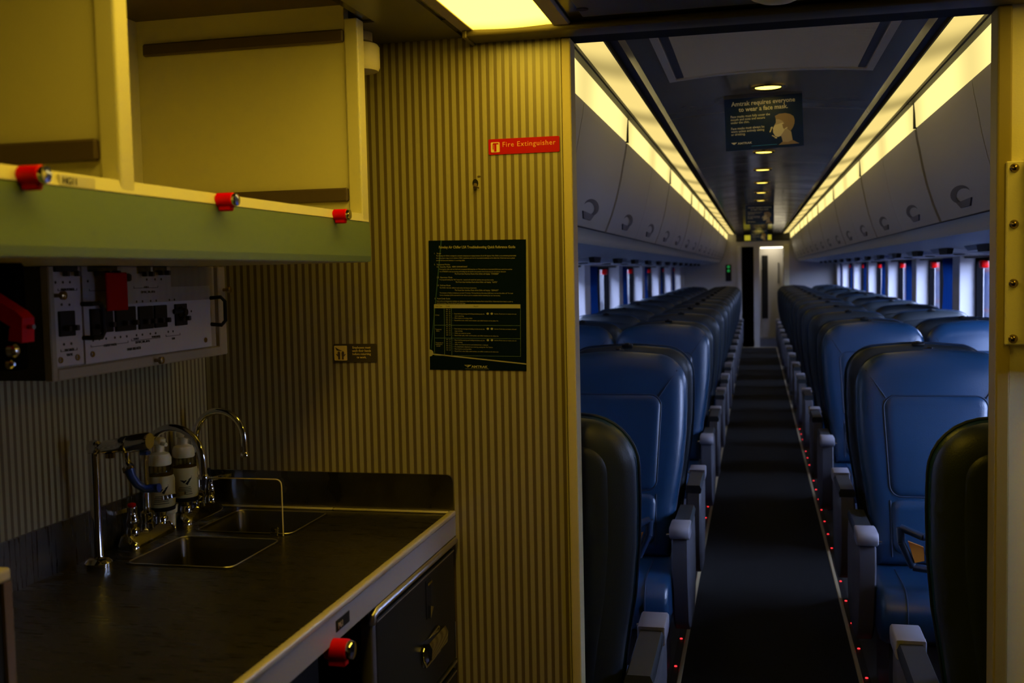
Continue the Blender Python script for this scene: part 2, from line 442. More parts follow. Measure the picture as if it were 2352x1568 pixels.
# ================================================================== UPPER CABINET
t = thing('overhead_cabinet', 'open cream overhead cabinet with pale green front rail above the sink counter', 'cabinet', (-.99, 1.3, z(.03)))
xf = -.75
bm = BM(); box(bm, -1.234, xf-.03, 1.972, 1.996, z(.03), z(.528)); obj('end_panel', bm, M_cab, t)
bm = BM(); box(bm, xf-.028, xf, 1.965, 2.0, z(.10), z(.5), .003, 2); obj('post', bm, M_cab, t)
bm = BM(); box(bm, -1.234, xf-.03, 1.160, 1.180, z(.03), z(.528)); obj('divider', bm, M_cab, t)
bm = BM(); box(bm, xf-.028, xf, 1.154, 1.184, z(.10), z(.5), .003, 2); obj('post', bm, M_cab, t)
for y1 in (1.972, 1.160):
    for za, zb in ((.147, .174), (.455, .480)):
        bm = BM(); box(bm, -1.213, xf-.029, y1-.012, y1-.0005, z(za), z(zb), .003, 1); obj('runner', bm, M_rail, t)
bm = BM(); box(bm, -1.234, xf-.006, .3, 2.0, z(.028), z(.05)); obj('bottom_shelf', bm, M_cab, t)
bm = BM(); box(bm, -1.2348, -1.2300, .3, 1.9715, z(.0505), z(.5275)); obj('back_panel', bm, M_cab, t)
bm = BM(); box(bm, -1.234, xf-.001, .301, 1.999, z(.528), z(.555)); obj('top_board', bm, M_rail, t)  # dark board colour holds the shade at the top of the compartment
bm = BM(); prism(bm, [(xf-.018, .3, z(.029)), (xf, .3, z(.029)), (xf+.002, .3, z(.04)), (xf, .3, z(.107)), (xf-.018, .3, z(.107))], (0, 1.70, 0)); obj('valance', bm, M_val, t)
bm = BM(); prism(bm, [(xf-.018, .3, z(.1075)), (xf+.001, .3, z(.1075)), (xf-.003, .3, z(.123)), (xf-.018, .3, z(.123))], (0, 1.695, 0)); obj('lip', bm, M_cab, t)
def turn_latch(parent, x, y, zz, r=.0105, L=.032):
    lt = link('turn_latch', None, parent)
    off = Vector((0, 0, 0)); p = parent
    while p is not None: off += p.location; p = p.parent
    lt.location = Vector((x, y, zz)) - off
    bm = BM(); lathe(bm, [(r*.8, 0), (r, .002), (r, L*.8), (r*.86, L*.82)], (0, 0, 0), 18, 'x')
    box(bm, L*.1, L*.75, -r*.5, r*.5, -r*1.5, 0, .002, 1)
    obj('knob', bm, M_red, lt, True, world=False)
    bm = BM(); lathe(bm, [(r*.86, L*.82), (r*.9, L*.9), (r*.8, L), (r*.2, L*1.03)], (0, 0, 0), 18, 'x'); obj('cap', bm, M_chrome, lt, True, world=False)
for y in (.975, 1.392, 1.822): turn_latch(t, xf-.002, y, z(.113))
bm = BM(); box(bm, xf-.001, xf+.0012, 1.035, 1.10, z(.1085), z(.120)); sticker = obj('sticker', bm, M_white, t)
text('lettering', 'HG11', .011, M_black, (xf+.0015, 1.04, z(.110)), '+x', t)

# ================================================================== CONTROL PANEL BOX
XB = -1.10
t = thing('control_panel', 'grey breaker panel box with white faceplate on the left wall below the cabinet', 'control panel', (-1.17, 1.76, z(-.16)))
bm = BM(); box(bm, -1.234, XB-.012, 1.475, 2.05, z(-.156), z(.027)); obj('housing', bm, M_dkbox, t)
bm = BM()
box(bm, XB-.012, XB+.004, 1.475, 1.489, z(-.158), z(.027), .002, 1); box(bm, XB-.012, XB+.004, 2.02, 2.05, z(-.158), z(.027), .002, 1)
box(bm, XB-.012, XB+.004, 1.489, 2.02, z(-.158), z(-.139), .002, 1); obj('frame', bm, M_boxfr, t)
bm = BM(); box(bm, XB-.0118, XB-.006, 1.489, 2.02, z(-.139), z(.027)); obj('back_plate', bm, M_boxfr, t)
bm = BM(); box(bm, XB-.006, XB-.002, 1.490, 1.566, z(-.136), z(.027), .001, 1); obj('faceplate', bm, M_face, t)
bm = BM()
prism(bm, [(XB-.006, y, z(q)) for y, q in ((1.570, -.137), (1.994, -.137), (1.994, -.012), (1.846, -.012), (1.846, .027), (1.570, .027))], (.004, 0, 0)); obj('faceplate', bm, M_face, t)
xb = XB-.002
brk = [(1.502, 1.542, -.087, -.046), (1.585, 1.610, -.092, -.045), (1.613, 1.648, -.087, -.046), (1.657, 1.718, -.088, -.045), (1.729, 1.775, -.088, -.046), (1.781, 1.823, -.088, -.046), (1.854, 1.896, -.088, -.046),
       (1.496, 1.555, .018, .027), (1.586, 1.667, .018, .027), (1.732, 1.773, .014, .027), (1.785, 1.828, .018, .027)]
for y0, y1, z0, z1 in brk:
    b = None
    bm = BM(); box(bm, xb-.001, xb+.004, y0, y1, z(z0), z(z1), .001, 1); b = obj('breaker', bm, M_black, t)
    n = max(1, round((y1-y0)/.026))
    for k in range(n):
        yc = y0 + (y1-y0)*(k+.75)/n
        bm = BM(); box(bm, xb+.003, xb+.013, yc-.004, yc+.004, z((z0+z1)/2-.012), z((z0+z1)/2-.003), .001, 1); obj('toggle', bm, M_dkbox, b)
bm = BM(); lathe(bm, [(.0022, 0), (.0022, .0008), (.001, .001)], (0, 0, 0), 8, 'x'); pme = finish(bm, 'pilot_light', M_dkbox)
for y, q in [(1.500, .001), (1.519, .001), (1.537, .001), (1.513, -.035), (1.533, -.036), (1.514, -.100), (1.533, -.100), (1.585, .002),
             (1.592, -.099), (1.610, -.098), (1.629, -.098), (1.655, -.098), (1.672, -.098), (1.691, -.098), (1.722, -.098), (1.741, -.098), (1.767, -.098), (1.785, -.098), (1.829, -.098), (1.846, -.098),
             (1.695, -.038), (1.727, -.037), (1.746, -.037), (1.773, -.037), (1.792, -.037), (1.838, -.037), (1.856, -.037), (1.763, .003), (1.791, .003), (1.812, .003), (1.917, -.062)]:
    o = link('pilot_light', pme, t); o.location = Vector((xb, y, z(q))) - t.location
bm = BM(); lathe(bm, [(.0055, 0), (.005, .002), (.001, .003)], (0, 0, 0), 12, 'x'); sme = finish(bm, 'screw', M_brass, True)
for y, q in ((1.503, -.125), (1.547, -.124), (1.588, -.122), (1.968, -.123)):
    o = link('screw', sme, t); o.location = Vector((xb, y, z(q))) - t.location
# brackets under the printed legends
bm = BM()
for y0, y1, q in ((1.505, 1.555, -.013), (1.588, 1.692, -.015), (1.720, 1.80, -.013), (1.505, 1.548, -.112), (1.585, 1.695, -.110), (1.705, 1.80, -.108), (1.82, 1.872, -.107)):
    box(bm, xb-.0005, xb+.0005, y0, y1, z(q), z(q+.001)); box(bm, xb-.0005, xb+.0005, y0, y0+.001, z(q), z(q+.004)); box(bm, xb-.0005, xb+.0005, y1-.001, y1, z(q), z(q+.004))
obj('legend_line', bm, M_dkbox, t)
for s, y, q, w in (('MAIN POWER', 1.53, -.013, .0062), ('OUTLET', 1.76, -.013, .005), ('120 VAC, 20A, 60 Hz', 1.765, -.022, .006), ('VACUATE', 1.527, -.112, .0062), ('VALVE', 1.527, -.120, .0062),
                   ('COFFEE MAKER', 1.64, -.112, .006), ('120 VAC, 20A, 60 Hz', 1.74, -.113, .006), ('OUTLET', 1.72, -.106, .005), ('WORK LIGHT', 1.785, -.106, .005), ('FAN', 1.846, -.114, .006), ('MAIN BREAKER', 1.712, -.124, .007)):
    text('lettering', s, w, M_dkbox, (xb+.0006, y, z(q)), '+x', t, align='CENTER', sx=.9)
bm = BM(); box(bm, xb+.018, xb+.022, 1.606, 1.668, z(-.050), z(.016), .003, 2); obj('lockout_tag', bm, M_redtag, t)
bm = BM(); cyl(bm, (xb, 1.655, z(.010)), (xb+.02, 1.655, z(.010)), .006, .006, 12); box(bm, xb, xb+.018, 1.664, 1.69, z(.0), z(.014), .004, 2); obj('switch_knob', bm, M_black, t, True)
bm = BM(); tube(bm, [(xb, 1.566, z(-.036)), (xb+.02, 1.566, z(-.036)), (xb+.022, 1.585, z(-.035)), (xb+.022, 1.592, z(-.045)), (xb+.022, 1.592, z(-.085)), (xb+.022, 1.585, z(-.093)), (xb+.02, 1.566, z(-.093)), (xb, 1.566, z(-.093))], .004, 8); obj('guard_handle', bm, M_black, t, True)
bm = BM(); tube(bm, [(XB-.004, 1.995, z(-.038)), (XB+.02, 1.998, z(-.036)), (XB+.026, 2.004, z(-.045)), (XB+.026, 2.004, z(-.085)), (XB+.02, 1.998, z(-.094)), (XB-.004, 1.995, z(-.092))], .004, 8); obj('handle', bm, M_black, t, True)
bm = BM(); lathe(bm, [(.010, 0), (.012, .006), (.008, .010), (.007, .016)], (xb, 1.872, z(-.062)), 14, 'x'); cyl(bm, (xb+.004, 1.846, z(-.06)), (xb+.012, 1.862, z(-.06)), .005); obj('key_switch', bm, M_black, t, True)
for y, q in ((1.492, -.02), (2.04, -.022), (1.77, -.148)):
    bm = BM(); cyl(bm, (XB-.002, y, z(q)), (XB+.014, y, z(q)), .0035, .0035, 10); lathe(bm, [(.0035, .012), (.007, .014), (.007, .020), (.003, .022)], (XB, y, z(q)), 12, 'x'); obj('thumb_screw', bm, M_brass, t, True)
bm = BM(); box(bm, XB+.002, XB+.0035, 1.560, 1.995, z(-.040), z(.026)); obj('cover_sheet', bm, M_acrylic, t)

# red lever, hung under the cabinet near the camera
t = thing('red_lever', 'bright red bent lever handle at the left picture edge beside the breaker panel', 'lever', (-1.0, 1.2, z(-.02)))
bm = BM(); loops(bm, [[(p[0], 1.185+d, z(p[1])) for d, p in ((0, a), (.024, a), (.024, b), (0, b))] for a, b in (((-1.12, .075), (-1.12, .05)), ((-.93, -.036), (-.94, -.055)), ((-.922, -.044), (-.942, -.058)), ((-.924, -.076), (-.944, -.073)))]); obj('handle', bm, M_red, t)
bm = BM(); box(bm, -1.2, -.955, 1.215, 1.24, z(-.115), z(.028), .004, 1); obj('latch_body', bm, mat('matte black', (.003, .003, .003), .9, spec=.02), t)
bm = BM(); cyl(bm, (-.924, 1.197, z(-.056)), (-.914, 1.197, z(-.056)), .003, .003, 10); obj('pivot_pin', bm, M_brass, t)
bm = BM(); lathe(bm, [(.009, 0), (.009, .008), (.004, .012)], (-.962, 1.21, z(-.088)), 14, 'x'); lathe(bm, [(.006, 0), (.006, .006), (.002, .01)], (-.966, 1.21, z(-.106)), 14, 'x'); obj('latch_bolt', bm, M_chrome, t, True)

# ================================================================== WORKTOP
C = -.52
t = thing('worktop', 'brushed steel galley worktop with two small sinks and a raised splashback', 'worktop', (-.94, 1.2, z(-.57)))
bm = BM()
xs = [-1.235, -1.14, -.926, -.657]; ys = [.2, 1.712, 1.918, 1.962, 2.158, 2.1995]
V = {}
for i, x in enumerate(xs):
    for j, y in enumerate(ys): V[i, j] = bm.verts.new((x, y, z(C)))
for i in range(3):
    for j in range(5):
        if i == 1 and j in (1, 3): continue
        bm.faces.new([V[i, j], V[i+1, j], V[i+1, j+1], V[i, j+1]])
obj('counter_surface', bm, M_steel, t)
for y0, y1 in ((1.712, 1.918), (1.962, 2.158)):
    bm = BM(); x0, x1 = -1.14, -.926
    def ring(d, zz, r): return [((x0+x1)/2 + u, (y0+y1)/2 + v, zz) for u, v in rrect((x1-x0)/2-d, -(y1-y0)/2+d, (y1-y0)/2-d, r)]
    loops(bm, [ring(-.004, z(C)+.0015, .02), ring(.0, z(C)+.0015, .02), ring(.004, z(C)-.006, .02), ring(.008, z(C)-.13, .02), ring(.02, z(C)-.14, .015)], False, True)
    b = obj('basin', bm, M_steeldk, t, True)
    bm = BM(); tube(bm, [(p[0], p[1], z(C)+.001) for p in ring(.0, 0, .02)], .0016, 6, True); obj('rim', bm, M_alu, b, True)
    bm = BM(); lathe(bm, [(.02, 0), (.018, .003), (.006, .002)], ((x0+x1)/2, (y0+y1)/2, z(C)-.1395), 16); obj('drain', bm, M_chrome, b, True)
bm = BM(); prism(bm, [(-1.235, 2.193, z(C)), (-.648, 2.193, z(C))] + [(-.648-.016+.016*math.cos(a), 2.193, z(-.452)+.016*math.sin(a)) for a in [k*PI/12 for k in range(7)]] + [(-1.235, 2.193, z(-.436))], (0, .0065, 0)); obj('backsplash', bm, M_steel, t)
bm = BM(); box(bm, -1.2345, -1.228, .2, 2.193, z(C), z(-.431)); obj('backsplash', bm, M_steel, t)
bm = BM(); box(bm, -.659, -.644, .2, 2.199, z(-.527), z(-.515), .004, 3); obj('edge_bead', bm, M_bead, t, True)
bm = BM(); box(bm, -.658, -.646, .2, 2.199, z(-.570), z(-.527)); obj('front_edge', bm, M_edge, t)
bm = BM(); box(bm, -1.23, -.926, 2.1815, 2.192, z(C), z(C)+.005, .003, 2); box(bm, -.926, -.657, 2.1815, 2.192, z(C), z(C)+.005, .003, 2); obj('back_bead', bm, M_bead, t, True)
bm = BM(); box(bm, -.6462, -.6450, 1.52, 1.575, z(-.556), z(-.538)); lb = obj('label_plate', bm, M_dkgreen, t)
text('lettering', 'P61', .014, M_boxfr, (-.6446, 1.527, z(-.553)), '+x', t)
turn_latch(t, -.658, 1.508, z(-.578), .017, .045)
# splash guard between the sinks
t = thing('sink_divider', 'clear upright splash guard with a pale worn edge standing between the two sinks', 'splash guard', (-1.02, 1.945, z(C)))
out = [(-1.12, z(C)+.004), (-.934, z(C)+.001), (-.934, z(-.418))] + [(-.946+.012*math.cos(a), z(-.416)+.012*math.sin(a)) for a in [k*PI/10 for k in range(1, 6)]] + [(-1.12, z(-.404))]
bm = BM(); prism(bm, [(x, 1.944, q) for x, q in out], (0, .004, 0)); obj('panel', bm, M_acrylic, t)
bm = BM(); tube(bm, [(x, 1.946, q) for x, q in out[1:]], .0014, 6); obj('edge', bm, M_trim, t, True)  # pale strip colours the worn acrylic edge as if it caught light
bm = BM(); box(bm, -.962, -.944, 1.9425, 1.9495, z(C)+.001, z(C)+.018, .002, 1); cyl(bm, (-.952, 1.940, z(C)+.012), (-.952, 1.952, z(C)+.012), .004, .004, 10); obj('clip', bm, M_chrome, t)

# faucets
def faucet(y, label, reach, top, drop):
    bx = -1.200
    t = thing('faucet', label, 'faucet', (bx, y, z(C)), 'sink faucets')
    bm = BM()
    prof = [(-.022, 0), (-.022, .012), (-.013, .026), (.006, .026), (.020, .010), (.022, 0)]
    loops(bm, [[(bx+a*s, y+d, z(C)+b*s2) for a, b in prof] for d, s, s2 in ((-.078, .7, .55), (-.072, .95, .9), (-.06, 1, 1), (.06, 1, 1), (.072, .95, .9), (.078, .7, .55))])
    obj('deck_plate', bm, M_chrome, t, True)
    for k, s in ((-1, 'red'), (1, 'blue')):
        yy = y + k*.052
        bm = BM(); lathe(bm, [(.013, .022), (.013, .034), (.010, .038), (.012, .044), (.014, .050), (.011, .058), (.009, .066), (.010, .070), (.010, .078), (.004, .081)], (bx, yy, z(C)), 16)
        if k > 0: loops(bm, [[(bx+.004+a*.052, yy-.010*(1-a)+p, z(C)+.070+a*.012+q) for p, q in ((-w, 0), (w, 0), (w, .010-.004*a), (-w, .010-.004*a))] for a, w in ((0, .006), (.4, .008), (.9, .006), (1, .003))])
        else: loops(bm, [[(bx-.003+a*.03*k, yy+p-a*.02, z(C)+.070-a*.008+q) for p, q in ((-w, 0), (w, 0), (w, .008), (-w, .008))] for a, w in ((0, .005), (.5, .007), (1, .003))])
        h = obj('handle', bm, M_chrome, t, True)
        if k < 0:
            bm = BM(); lathe(bm, [(.008, .080), (.008, .084), (.003, .086)], (bx, yy, z(C)), 14); obj('index_button', bm, M_red, h, True)
    bm = BM(); lathe(bm, [(.015, .024), (.015, .034), (.0125, .036), (.0125, .046), (.014, .048), (.014, .056), (.008, .060), (.0075, .066)], (bx, y, z(C)), 18); obj('spout_base', bm, M_chrome, t, True)
    hz = top - reach/2
    pts = [(bx, y, z(C)+.06), (bx, y, z(hz)-.04), (bx, y, z(hz))]
    for k in range(1, 15):
        a = PI - PI*k/14*.97
        pts.append((bx + reach/2 + reach/2*math.cos(a), y - .0*k, z(hz)+reach/2*math.sin(a)*1.05))
    pts.append((bx+reach*1.005, y, z(drop)))
    bm = BM(); tube(bm, pts, .0074, 12); obj('spout', bm, M_chrome, t, True)
    bm = BM(); lathe(bm, [(.0078, .004), (.0095, .002), (.0095, -.006), (.007, -.007)], (bx+reach*1.005, y, z(drop)), 14); obj('aerator', bm, M_chrome, t, True)
faucet(1.885, 'near chrome gooseneck faucet with red index, over the front sink', .128, -.295, -.388)
faucet(2.085, 'far chrome gooseneck faucet beside the striped end wall, over the rear sink', .115, -.288, -.378)

# filtered water tap
t = thing('water_tap', 'tall chrome column tap with a sideways barrel and blue hose at left of the sinks', 'tap', (-1.18, 1.69, z(C)))
bm = BM(); lathe(bm, [(.025, 0), (.025, .008), (.019, .015), (.0105, .017), (.0093, .02), (.0093, .21)], (-1.18, 1.69, z(C)), 20); obj('column', bm, M_chrome, t, True)
bm = BM(); lathe(bm, [(.003, -.009), (.012, -.008), (.0135, 0), (.012, .008), (.006, .010), (.006, .018)], (-1.178, 1.69, z(-.300)), 18, 'x'); obj('end_knob', bm, M_chrome, t, True)
bm = BM()
loops(bm, [[(x, 1.69+r*math.cos(a), z(-.300+.14*(x+1.16))+r*math.sin(a)) for a in [2*PI*k/16 for k in range(16)]] for x, r in ((-1.162, .006), (-1.158, .012), (-1.124, .0135), (-1.122, .0155), (-1.110, .0155), (-1.108, .014), (-1.106, .0165), (-1.070, .0165), (-1.064, .0145))])
obj('barrel', bm, M_chrome, t, True)
bm = BM(); tube(bm, [(-1.114, 1.69, z(-.305)), (-1.114, 1.69, z(-.320)), (-1.110, 1.688, z(-.330)), (-1.104, 1.686, z(-.335))], [.006, .006, .008, .009], 12); obj('valve', bm, M_chrome, t, True)
bm = BM(); cyl(bm, (-1.146, 1.69, z(-.310)), (-1.146, 1.69, z(-.3185)), .009, .009, 14); cyl(bm, (-1.112, 1.69, z(-.334)), (-1.108, 1.689, z(-.341)), .010, .011, 14); obj('collar', bm, M_brass, t, True)
bm = BM(); tube(bm, [(-1.108, 1.689, z(-.338)), (-1.104, 1.69, z(-.352)), (-1.100, 1.70, z(-.368)), (-1.092, 1.71, z(-.378)), (-1.078, 1.72, z(-.379)), (-1.068, 1.72, z(-.378))], [.009, .008, .0075, .0078, .008, .0085], 12); obj('hose', bm, M_bluehose, t, True)
bm = BM(); box(bm, -1.084, -1.066, 1.683, 1.697, z(-.312), z(-.305), .002, 1); obj('base_label', bm, M_bluehose, t)

# soap bottles on wall brackets
def bottle(x, y, zb, label):
    t = thing('soap_bottle', label, 'bottle', (x, y, zb), 'soap bottles')
    bm = BM(); lathe(bm, [(.020, .004), (.0265, .006), (.028, .012), (.0285, .062), (.026, .070)], (x, y, zb), 24); b = obj('bottle_body', bm, M_soaplabel, t, True)
    bm = BM(); lathe(bm, [(.026, .070), (.0265, .078), (.024, .088), (.021, .092)], (x, y, zb), 24); obj('bottle_shoulder', bm, M_pet, t, True)
    bm = BM(); lathe(bm, [(.022, .091), (.0235, .093), (.0235, .106), (.020, .114), (.0105, .118), (.0095, .120), (.011, .134), (.0135, .135), (.0135, .144), (.010, .147), (.002, .148)], (x, y, zb), 24); obj('pump', bm, M_soapwhite, t, True)
    bm = BM(); cyl(bm, (x+.006, y-.004, zb+.137), (x+.024, y-.012, zb+.135), .0045, .004, 10); obj('nozzle', bm, M_soapwhite, t, True)
    bm = BM(); lathe(bm, [(.022, -.004), (.0275, -.002), (.0285, .005), (.0275, .0055)], (x, y, zb), 24); box(bm, -1.2345, x-.02, y-.012, y+.012, zb-.004, zb+.004); obj('bracket', bm, M_black, t, True)
    a0 = math.atan2(-y, -x)
    def put(u, v, depth=False):
        if depth: return (0, 0, 0)
        a = a0 + u/.0290
        return Vector((x + .0290*math.cos(a), y + .0290*math.sin(a), zb + v))
    bm = BM()
    for P in (((-.010, .046), (.016, .050), (.006, .034), (.001, .037), (.009, .0455)), ((-.010, .045), (.005, .0445), (-.001, .038)), ((-.008, .0475), (.016, .0515), (.016, .0525))):
        pts = [put(u, v) for u, v in P]; bm.faces.new([bm.verts.new(p) for p in pts])
    for q, w in ((.029, .012), (.0255, .014), (.022, .014), (.0185, .015), (.014, .016)):
        vs = []
        top = [put(-w + 2*w*k/6, q+.0012) for k in range(7)]; bot = [put(-w + 2*w*k/6, q) for k in range(7)]
        tv = [bm.verts.new(p) for p in top]; bv = [bm.verts.new(p) for p in bot]
        for k in range(6): bm.faces.new([bv[k], bv[k+1], tv[k+1], tv[k]])
    obj('printing', bm, M_black, b)
    return t
bottle(-1.204, 1.945, z(-.470), 'nearer white-topped soap bottle behind the near faucet')
bottle(-1.205, 2.04, z(-.470), 'farther white-topped soap bottle between the two faucets')
t = thing('white_cup', 'small white tapered cup standing under the nearer soap bottle', 'cup', (-1.203, 1.972, z(C)))
bm = BM(); lathe(bm, [(.012, 0), (.013, .034), (.016, .036), (.0175, .052), (.015, .052)], (-1.203, 1.972, z(C)), 18); obj('cup', bm, M_soapwhite, t, True)
bm = BM(); lathe(bm, [(.0178, .049), (.0185, .051), (.0178, .053), (.0165, .052)], (-1.203, 1.972, z(C)), 18); obj('cup_rim', bm, M_white, t, True)

# appliance at the left edge
t = thing('counter_appliance', 'black appliance with pale top trim on the counter at the left picture edge', 'appliance', (-1.05, .9, z(C)))
bm = BM(); box(bm, -1.22, -.893, .65, 1.095, z(C)+.012, z(-.362), .004, 1); obj('body', bm, M_black, t)
bm = BM(); box(bm, -1.222, -.889, .648, 1.10, z(-.361), z(-.344), .004, 2); obj('top_trim', bm, M_edge, t)
bm = BM(); box(bm, -.8935, -.8885, 1.085, 1.099, z(C)+.012, z(-.361)); obj('edge_strip', bm, M_rail, t)
for x in (-1.19, -.915):
    for y in (.68, 1.07):
        bm = BM(); cyl(bm, (x, y, z(C)+.0005), (x, y, z(C)+.0125), .012, .010, 12); obj('foot', bm, M_black, t)

# ================================================================== UNDER THE COUNTER
t = thing('waste_cabinet', 'dark waste cabinet with chrome pull under the worktop against the striped wall', 'cabinet', (-.9, 1.95, 0))
bm = BM(); box(bm, -1.225, -.672, 1.682, 1.70, .0, z(-.572)); box(bm, -1.225, -.672, 2.178, 2.195, .0, z(-.572)); box(bm, -1.225, -1.21, 1.70, 2.178, .0, z(-.572)); box(bm, -1.21, -.672, 1.70, 2.178, .0, .04); obj('carcass', bm, M_dkgreen, t)
bm = BM(); tube(bm, [(-.653, 1.690, z(-.60)), (-.650, 1.690, z(-.585)), (-.648, 1.700, z(-.580)), (-.648, 2.0, z(-.580)), (-.648, 2.193, z(-.580))], .008, 10); obj('rounded_rail', bm, M_alu, t, True)
bm = BM(); box(bm, -.672, -.648, 1.684, 1.702, .05, z(-.590), .004, 2); obj('side_stile', bm, M_greyd, t)
bm = BM(); box(bm, -.672, -.650, 1.706, 2.193, z(-.842), z(-.598), .003, 2); d = obj('door', bm, M_dkgreen, t)
bm = BM(); box(bm, -.6505, -.6485, 1.708, 2.19, z(-.603), z(-.600)); box(bm, -.6505, -.6485, 2.187, 2.190, z(-.842), z(-.76)); obj('door_trim', bm, M_alu, d)
bm = BM()
yz = [(1.966, -.778), (1.953, -.760), (1.950, -.742), (1.962, -.732), (2.05, -.724), (2.068, -.735), (2.066, -.757), (2.056, -.778)]
tube(bm, [(-.646, y, z(q)) for y, q in yz], .003, 8, True); loops(bm, [[(-.648+a, y, z(-.748+b)) for a, b in ((0, .02), (.014, .022), (.020, .010), (.018, -.012), (.012, -.012), (.010, .006), (0, .008))] for y in (1.954, 1.966, 2.05, 2.064)])
obj('pull_handle', bm, M_chrome, d, True)
bm = BM(); box(bm, -.6498, -.6475, 1.956, 2.060, z(-.776), z(-.735)); obj('handle_recess', bm, M_greyd, d)
bm = BM(); box(bm, -.6498, -.6488, 1.988, 2.020, z(-.690), z(-.612)); obj('latch_plate', bm, M_black, d)
bm = BM(); prism(bm, [(-.649, 1.996, z(-.690)), (-.649, 2.018, z(-.672)), (-.649, 1.998, z(-.664))], (.006, 0, 0)); box(bm, -.649, -.645, 1.990, 2.018, z(-.622), z(-.617)); obj('latch', bm, M_chrome, d)
bm = BM(); box(bm, -.672, -.650, 1.706, 2.193, .06, z(-.865), .003, 2); d2 = obj('door', bm, M_dkgreen, t)
bm = BM(); box(bm, -.6505, -.6485, 1.708, 2.19, z(-.872), z(-.869)); box(bm, -.660, -.648, 1.706, 2.193, z(-.852), z(-.847)); obj('door_trim', bm, M_alu, d2)
t = thing('galley_cart', 'black galley cart parked in the open bay under the worktop', 'cart', (-.95, 1.1, 0))
bm = BM(); box(bm, -1.2, -.72, .6, 1.62, .09, z(-.62), .006, 2); obj('body', bm, M_black, t)
bm = BM(); box(bm, -.7195, -.716, 1.50, 1.60, z(-.632), z(-.602-.003), .001, 1); obj('label_plate', bm, M_boxfr, t)
bm = BM(); tube(bm, [(-.72, .75, z(-.7)), (-.69, .75, z(-.7)), (-.69, 1.45, z(-.7)), (-.72, 1.45, z(-.7))], .009, 8); obj('handle', bm, M_greyd, t, True)
for x in (-1.15, -.77):
    for y in (.68, 1.54):
        bm = BM(); cyl(bm, (x-.012, y, .045), (x+.012, y, .045), .045, .045, 16); box(bm, x-.02, x+.02, y-.02, y+.02, .06, .095); obj('caster', bm, M_rubber, t)

# ================================================================== WALL SIGNS
yw = YW - .0002
t = thing('fire_extinguisher_sign', 'red fire extinguisher sign high on the striped wall', 'sign', (-.475, yw, z(.267)))
bm = BM(); prism(bm, [(u-.4755, yw-.002, q+z(.2675)) for u, q in rrect(.0765, -.0163, .0163, .003, 4)], (0, .002, 0)); obj('plate', bm, M_firered, t)
bm = BM(); prism(bm, [(u-.537, yw-.0025, q+z(.2665)) for u, q in rrect(.0095, -.0105, .0105, .002, 3)], (0, .0006, 0)); obj('icon_field', bm, M_fireyel, t)
bm = BM()
box(bm, -.5395, -.5345, yw-.003, yw-.0024, z(.2575), z(.2725)); box(bm, -.5415, -.530, yw-.003, yw-.0024, z(.2725), z(.2752)); box(bm, -.5425, -.5405, yw-.003, yw-.0024, z(.262), z(.274)); obj('extinguisher_icon', bm, M_firered, t)
text('lettering', 'Fire Extinguisher', .0148, M_firetxt, (-.522, yw-.0022, z(.2665)), '-y', t, space=1.12)

# poster, hung slightly askew
t = thing('reference_poster', 'navy troubleshooting guide poster taped to the striped wall', 'poster', (-.582, yw, z(-.068)))
px0, pz1 = -.6905, z(.0740); pw, ph = .2155, .2795
ROLL = .028
def pp(u, v, d=0.0):   # u right, v down from the top-left corner
    c, s = math.cos(ROLL), math.sin(ROLL)
    return (px0 + u*c - v*s*.6, yw - .0012 - d, pz1 - v*c - u*s*.55)
def quad(bm, u0, v0, u1, v1, d=.0004):
    bm.faces.new([bm.verts.new(pp(*q, d)) for q in ((u0, v0), (u1, v0), (u1, v1), (u0, v1))])
bm = BM(); loops(bm, [[pp(*q, 0) for q in ((0, 0), (pw, 0), (pw, ph), (0, ph))], [pp(*q, -.001) for q in ((0, 0), (pw, 0), (pw, ph), (0, ph))]]); obj('sheet', bm, M_post, t)
bm = BM()
quad(bm, .011, .1375, .203, .146); 
bm.faces.new([bm.verts.new(pp(u, v, .0004)) for u, v in ((0, .244), (pw, .2635), (pw, .2660), (0, .2465))])
bm.faces.new([bm.verts.new(pp(max(0, .0085*math.sin(a)), .2435-.0075*math.cos(a), .0005)) for a in [PI*k/12 for k in range(13)]])
for r in (.171, .204, .2335):   # button icons in the action column
    pass
for v in (.1575, .190, .2145):
    for u in (.131, .140): bm.faces.new([bm.verts.new(pp(u+.0028*math.cos(a), v+.0024*math.sin(a), .0004)) for a in [2*PI*k/8 for k in range(8)]])
obj('print', bm, M_postxt, t)
bm = BM()
for u in (.011, .0335, .050, .2027): quad(bm, u, .146, u+.0006, .2485)
for v in (.1825, .2105, .2485): quad(bm, .011, v, .2033, v+.0006)
obj('table_lines', bm, M_posline, t)
bm = BM(); bm.faces.new([bm.verts.new(pp(u, v, .0002)) for u, v in ((.0275, 0), (.030, 0), (.004, .235), (.0025, .235))]); obj('arc_line', bm, mat('poster teal', (.02, .07, .085), .5), t)
def ptext(s, u, v, size, sx=.95, align='LEFT', bold=0.0, line=1.0, m=None):
    me = text_me('lettering', s, size, m or M_postxt, align=align, sx=sx, line=line, extrude=0, bold=bold)
    me.transform(Matrix.Rotation(PI/2, 4, 'X')); me.transform(Matrix.Rotation(ROLL*.8, 4, 'Y'))
    me.transform(Matrix.Translation(Vector(pp(u, v, .0005)) - t.location)); return link('lettering', me, t)
ptext('Faiveley Air Chiller LSA Troubleshooting Quick Reference Guide', pw*.5, .0175, .0078, .82, 'CENTER', .00012)
B, N = .0043, .0037
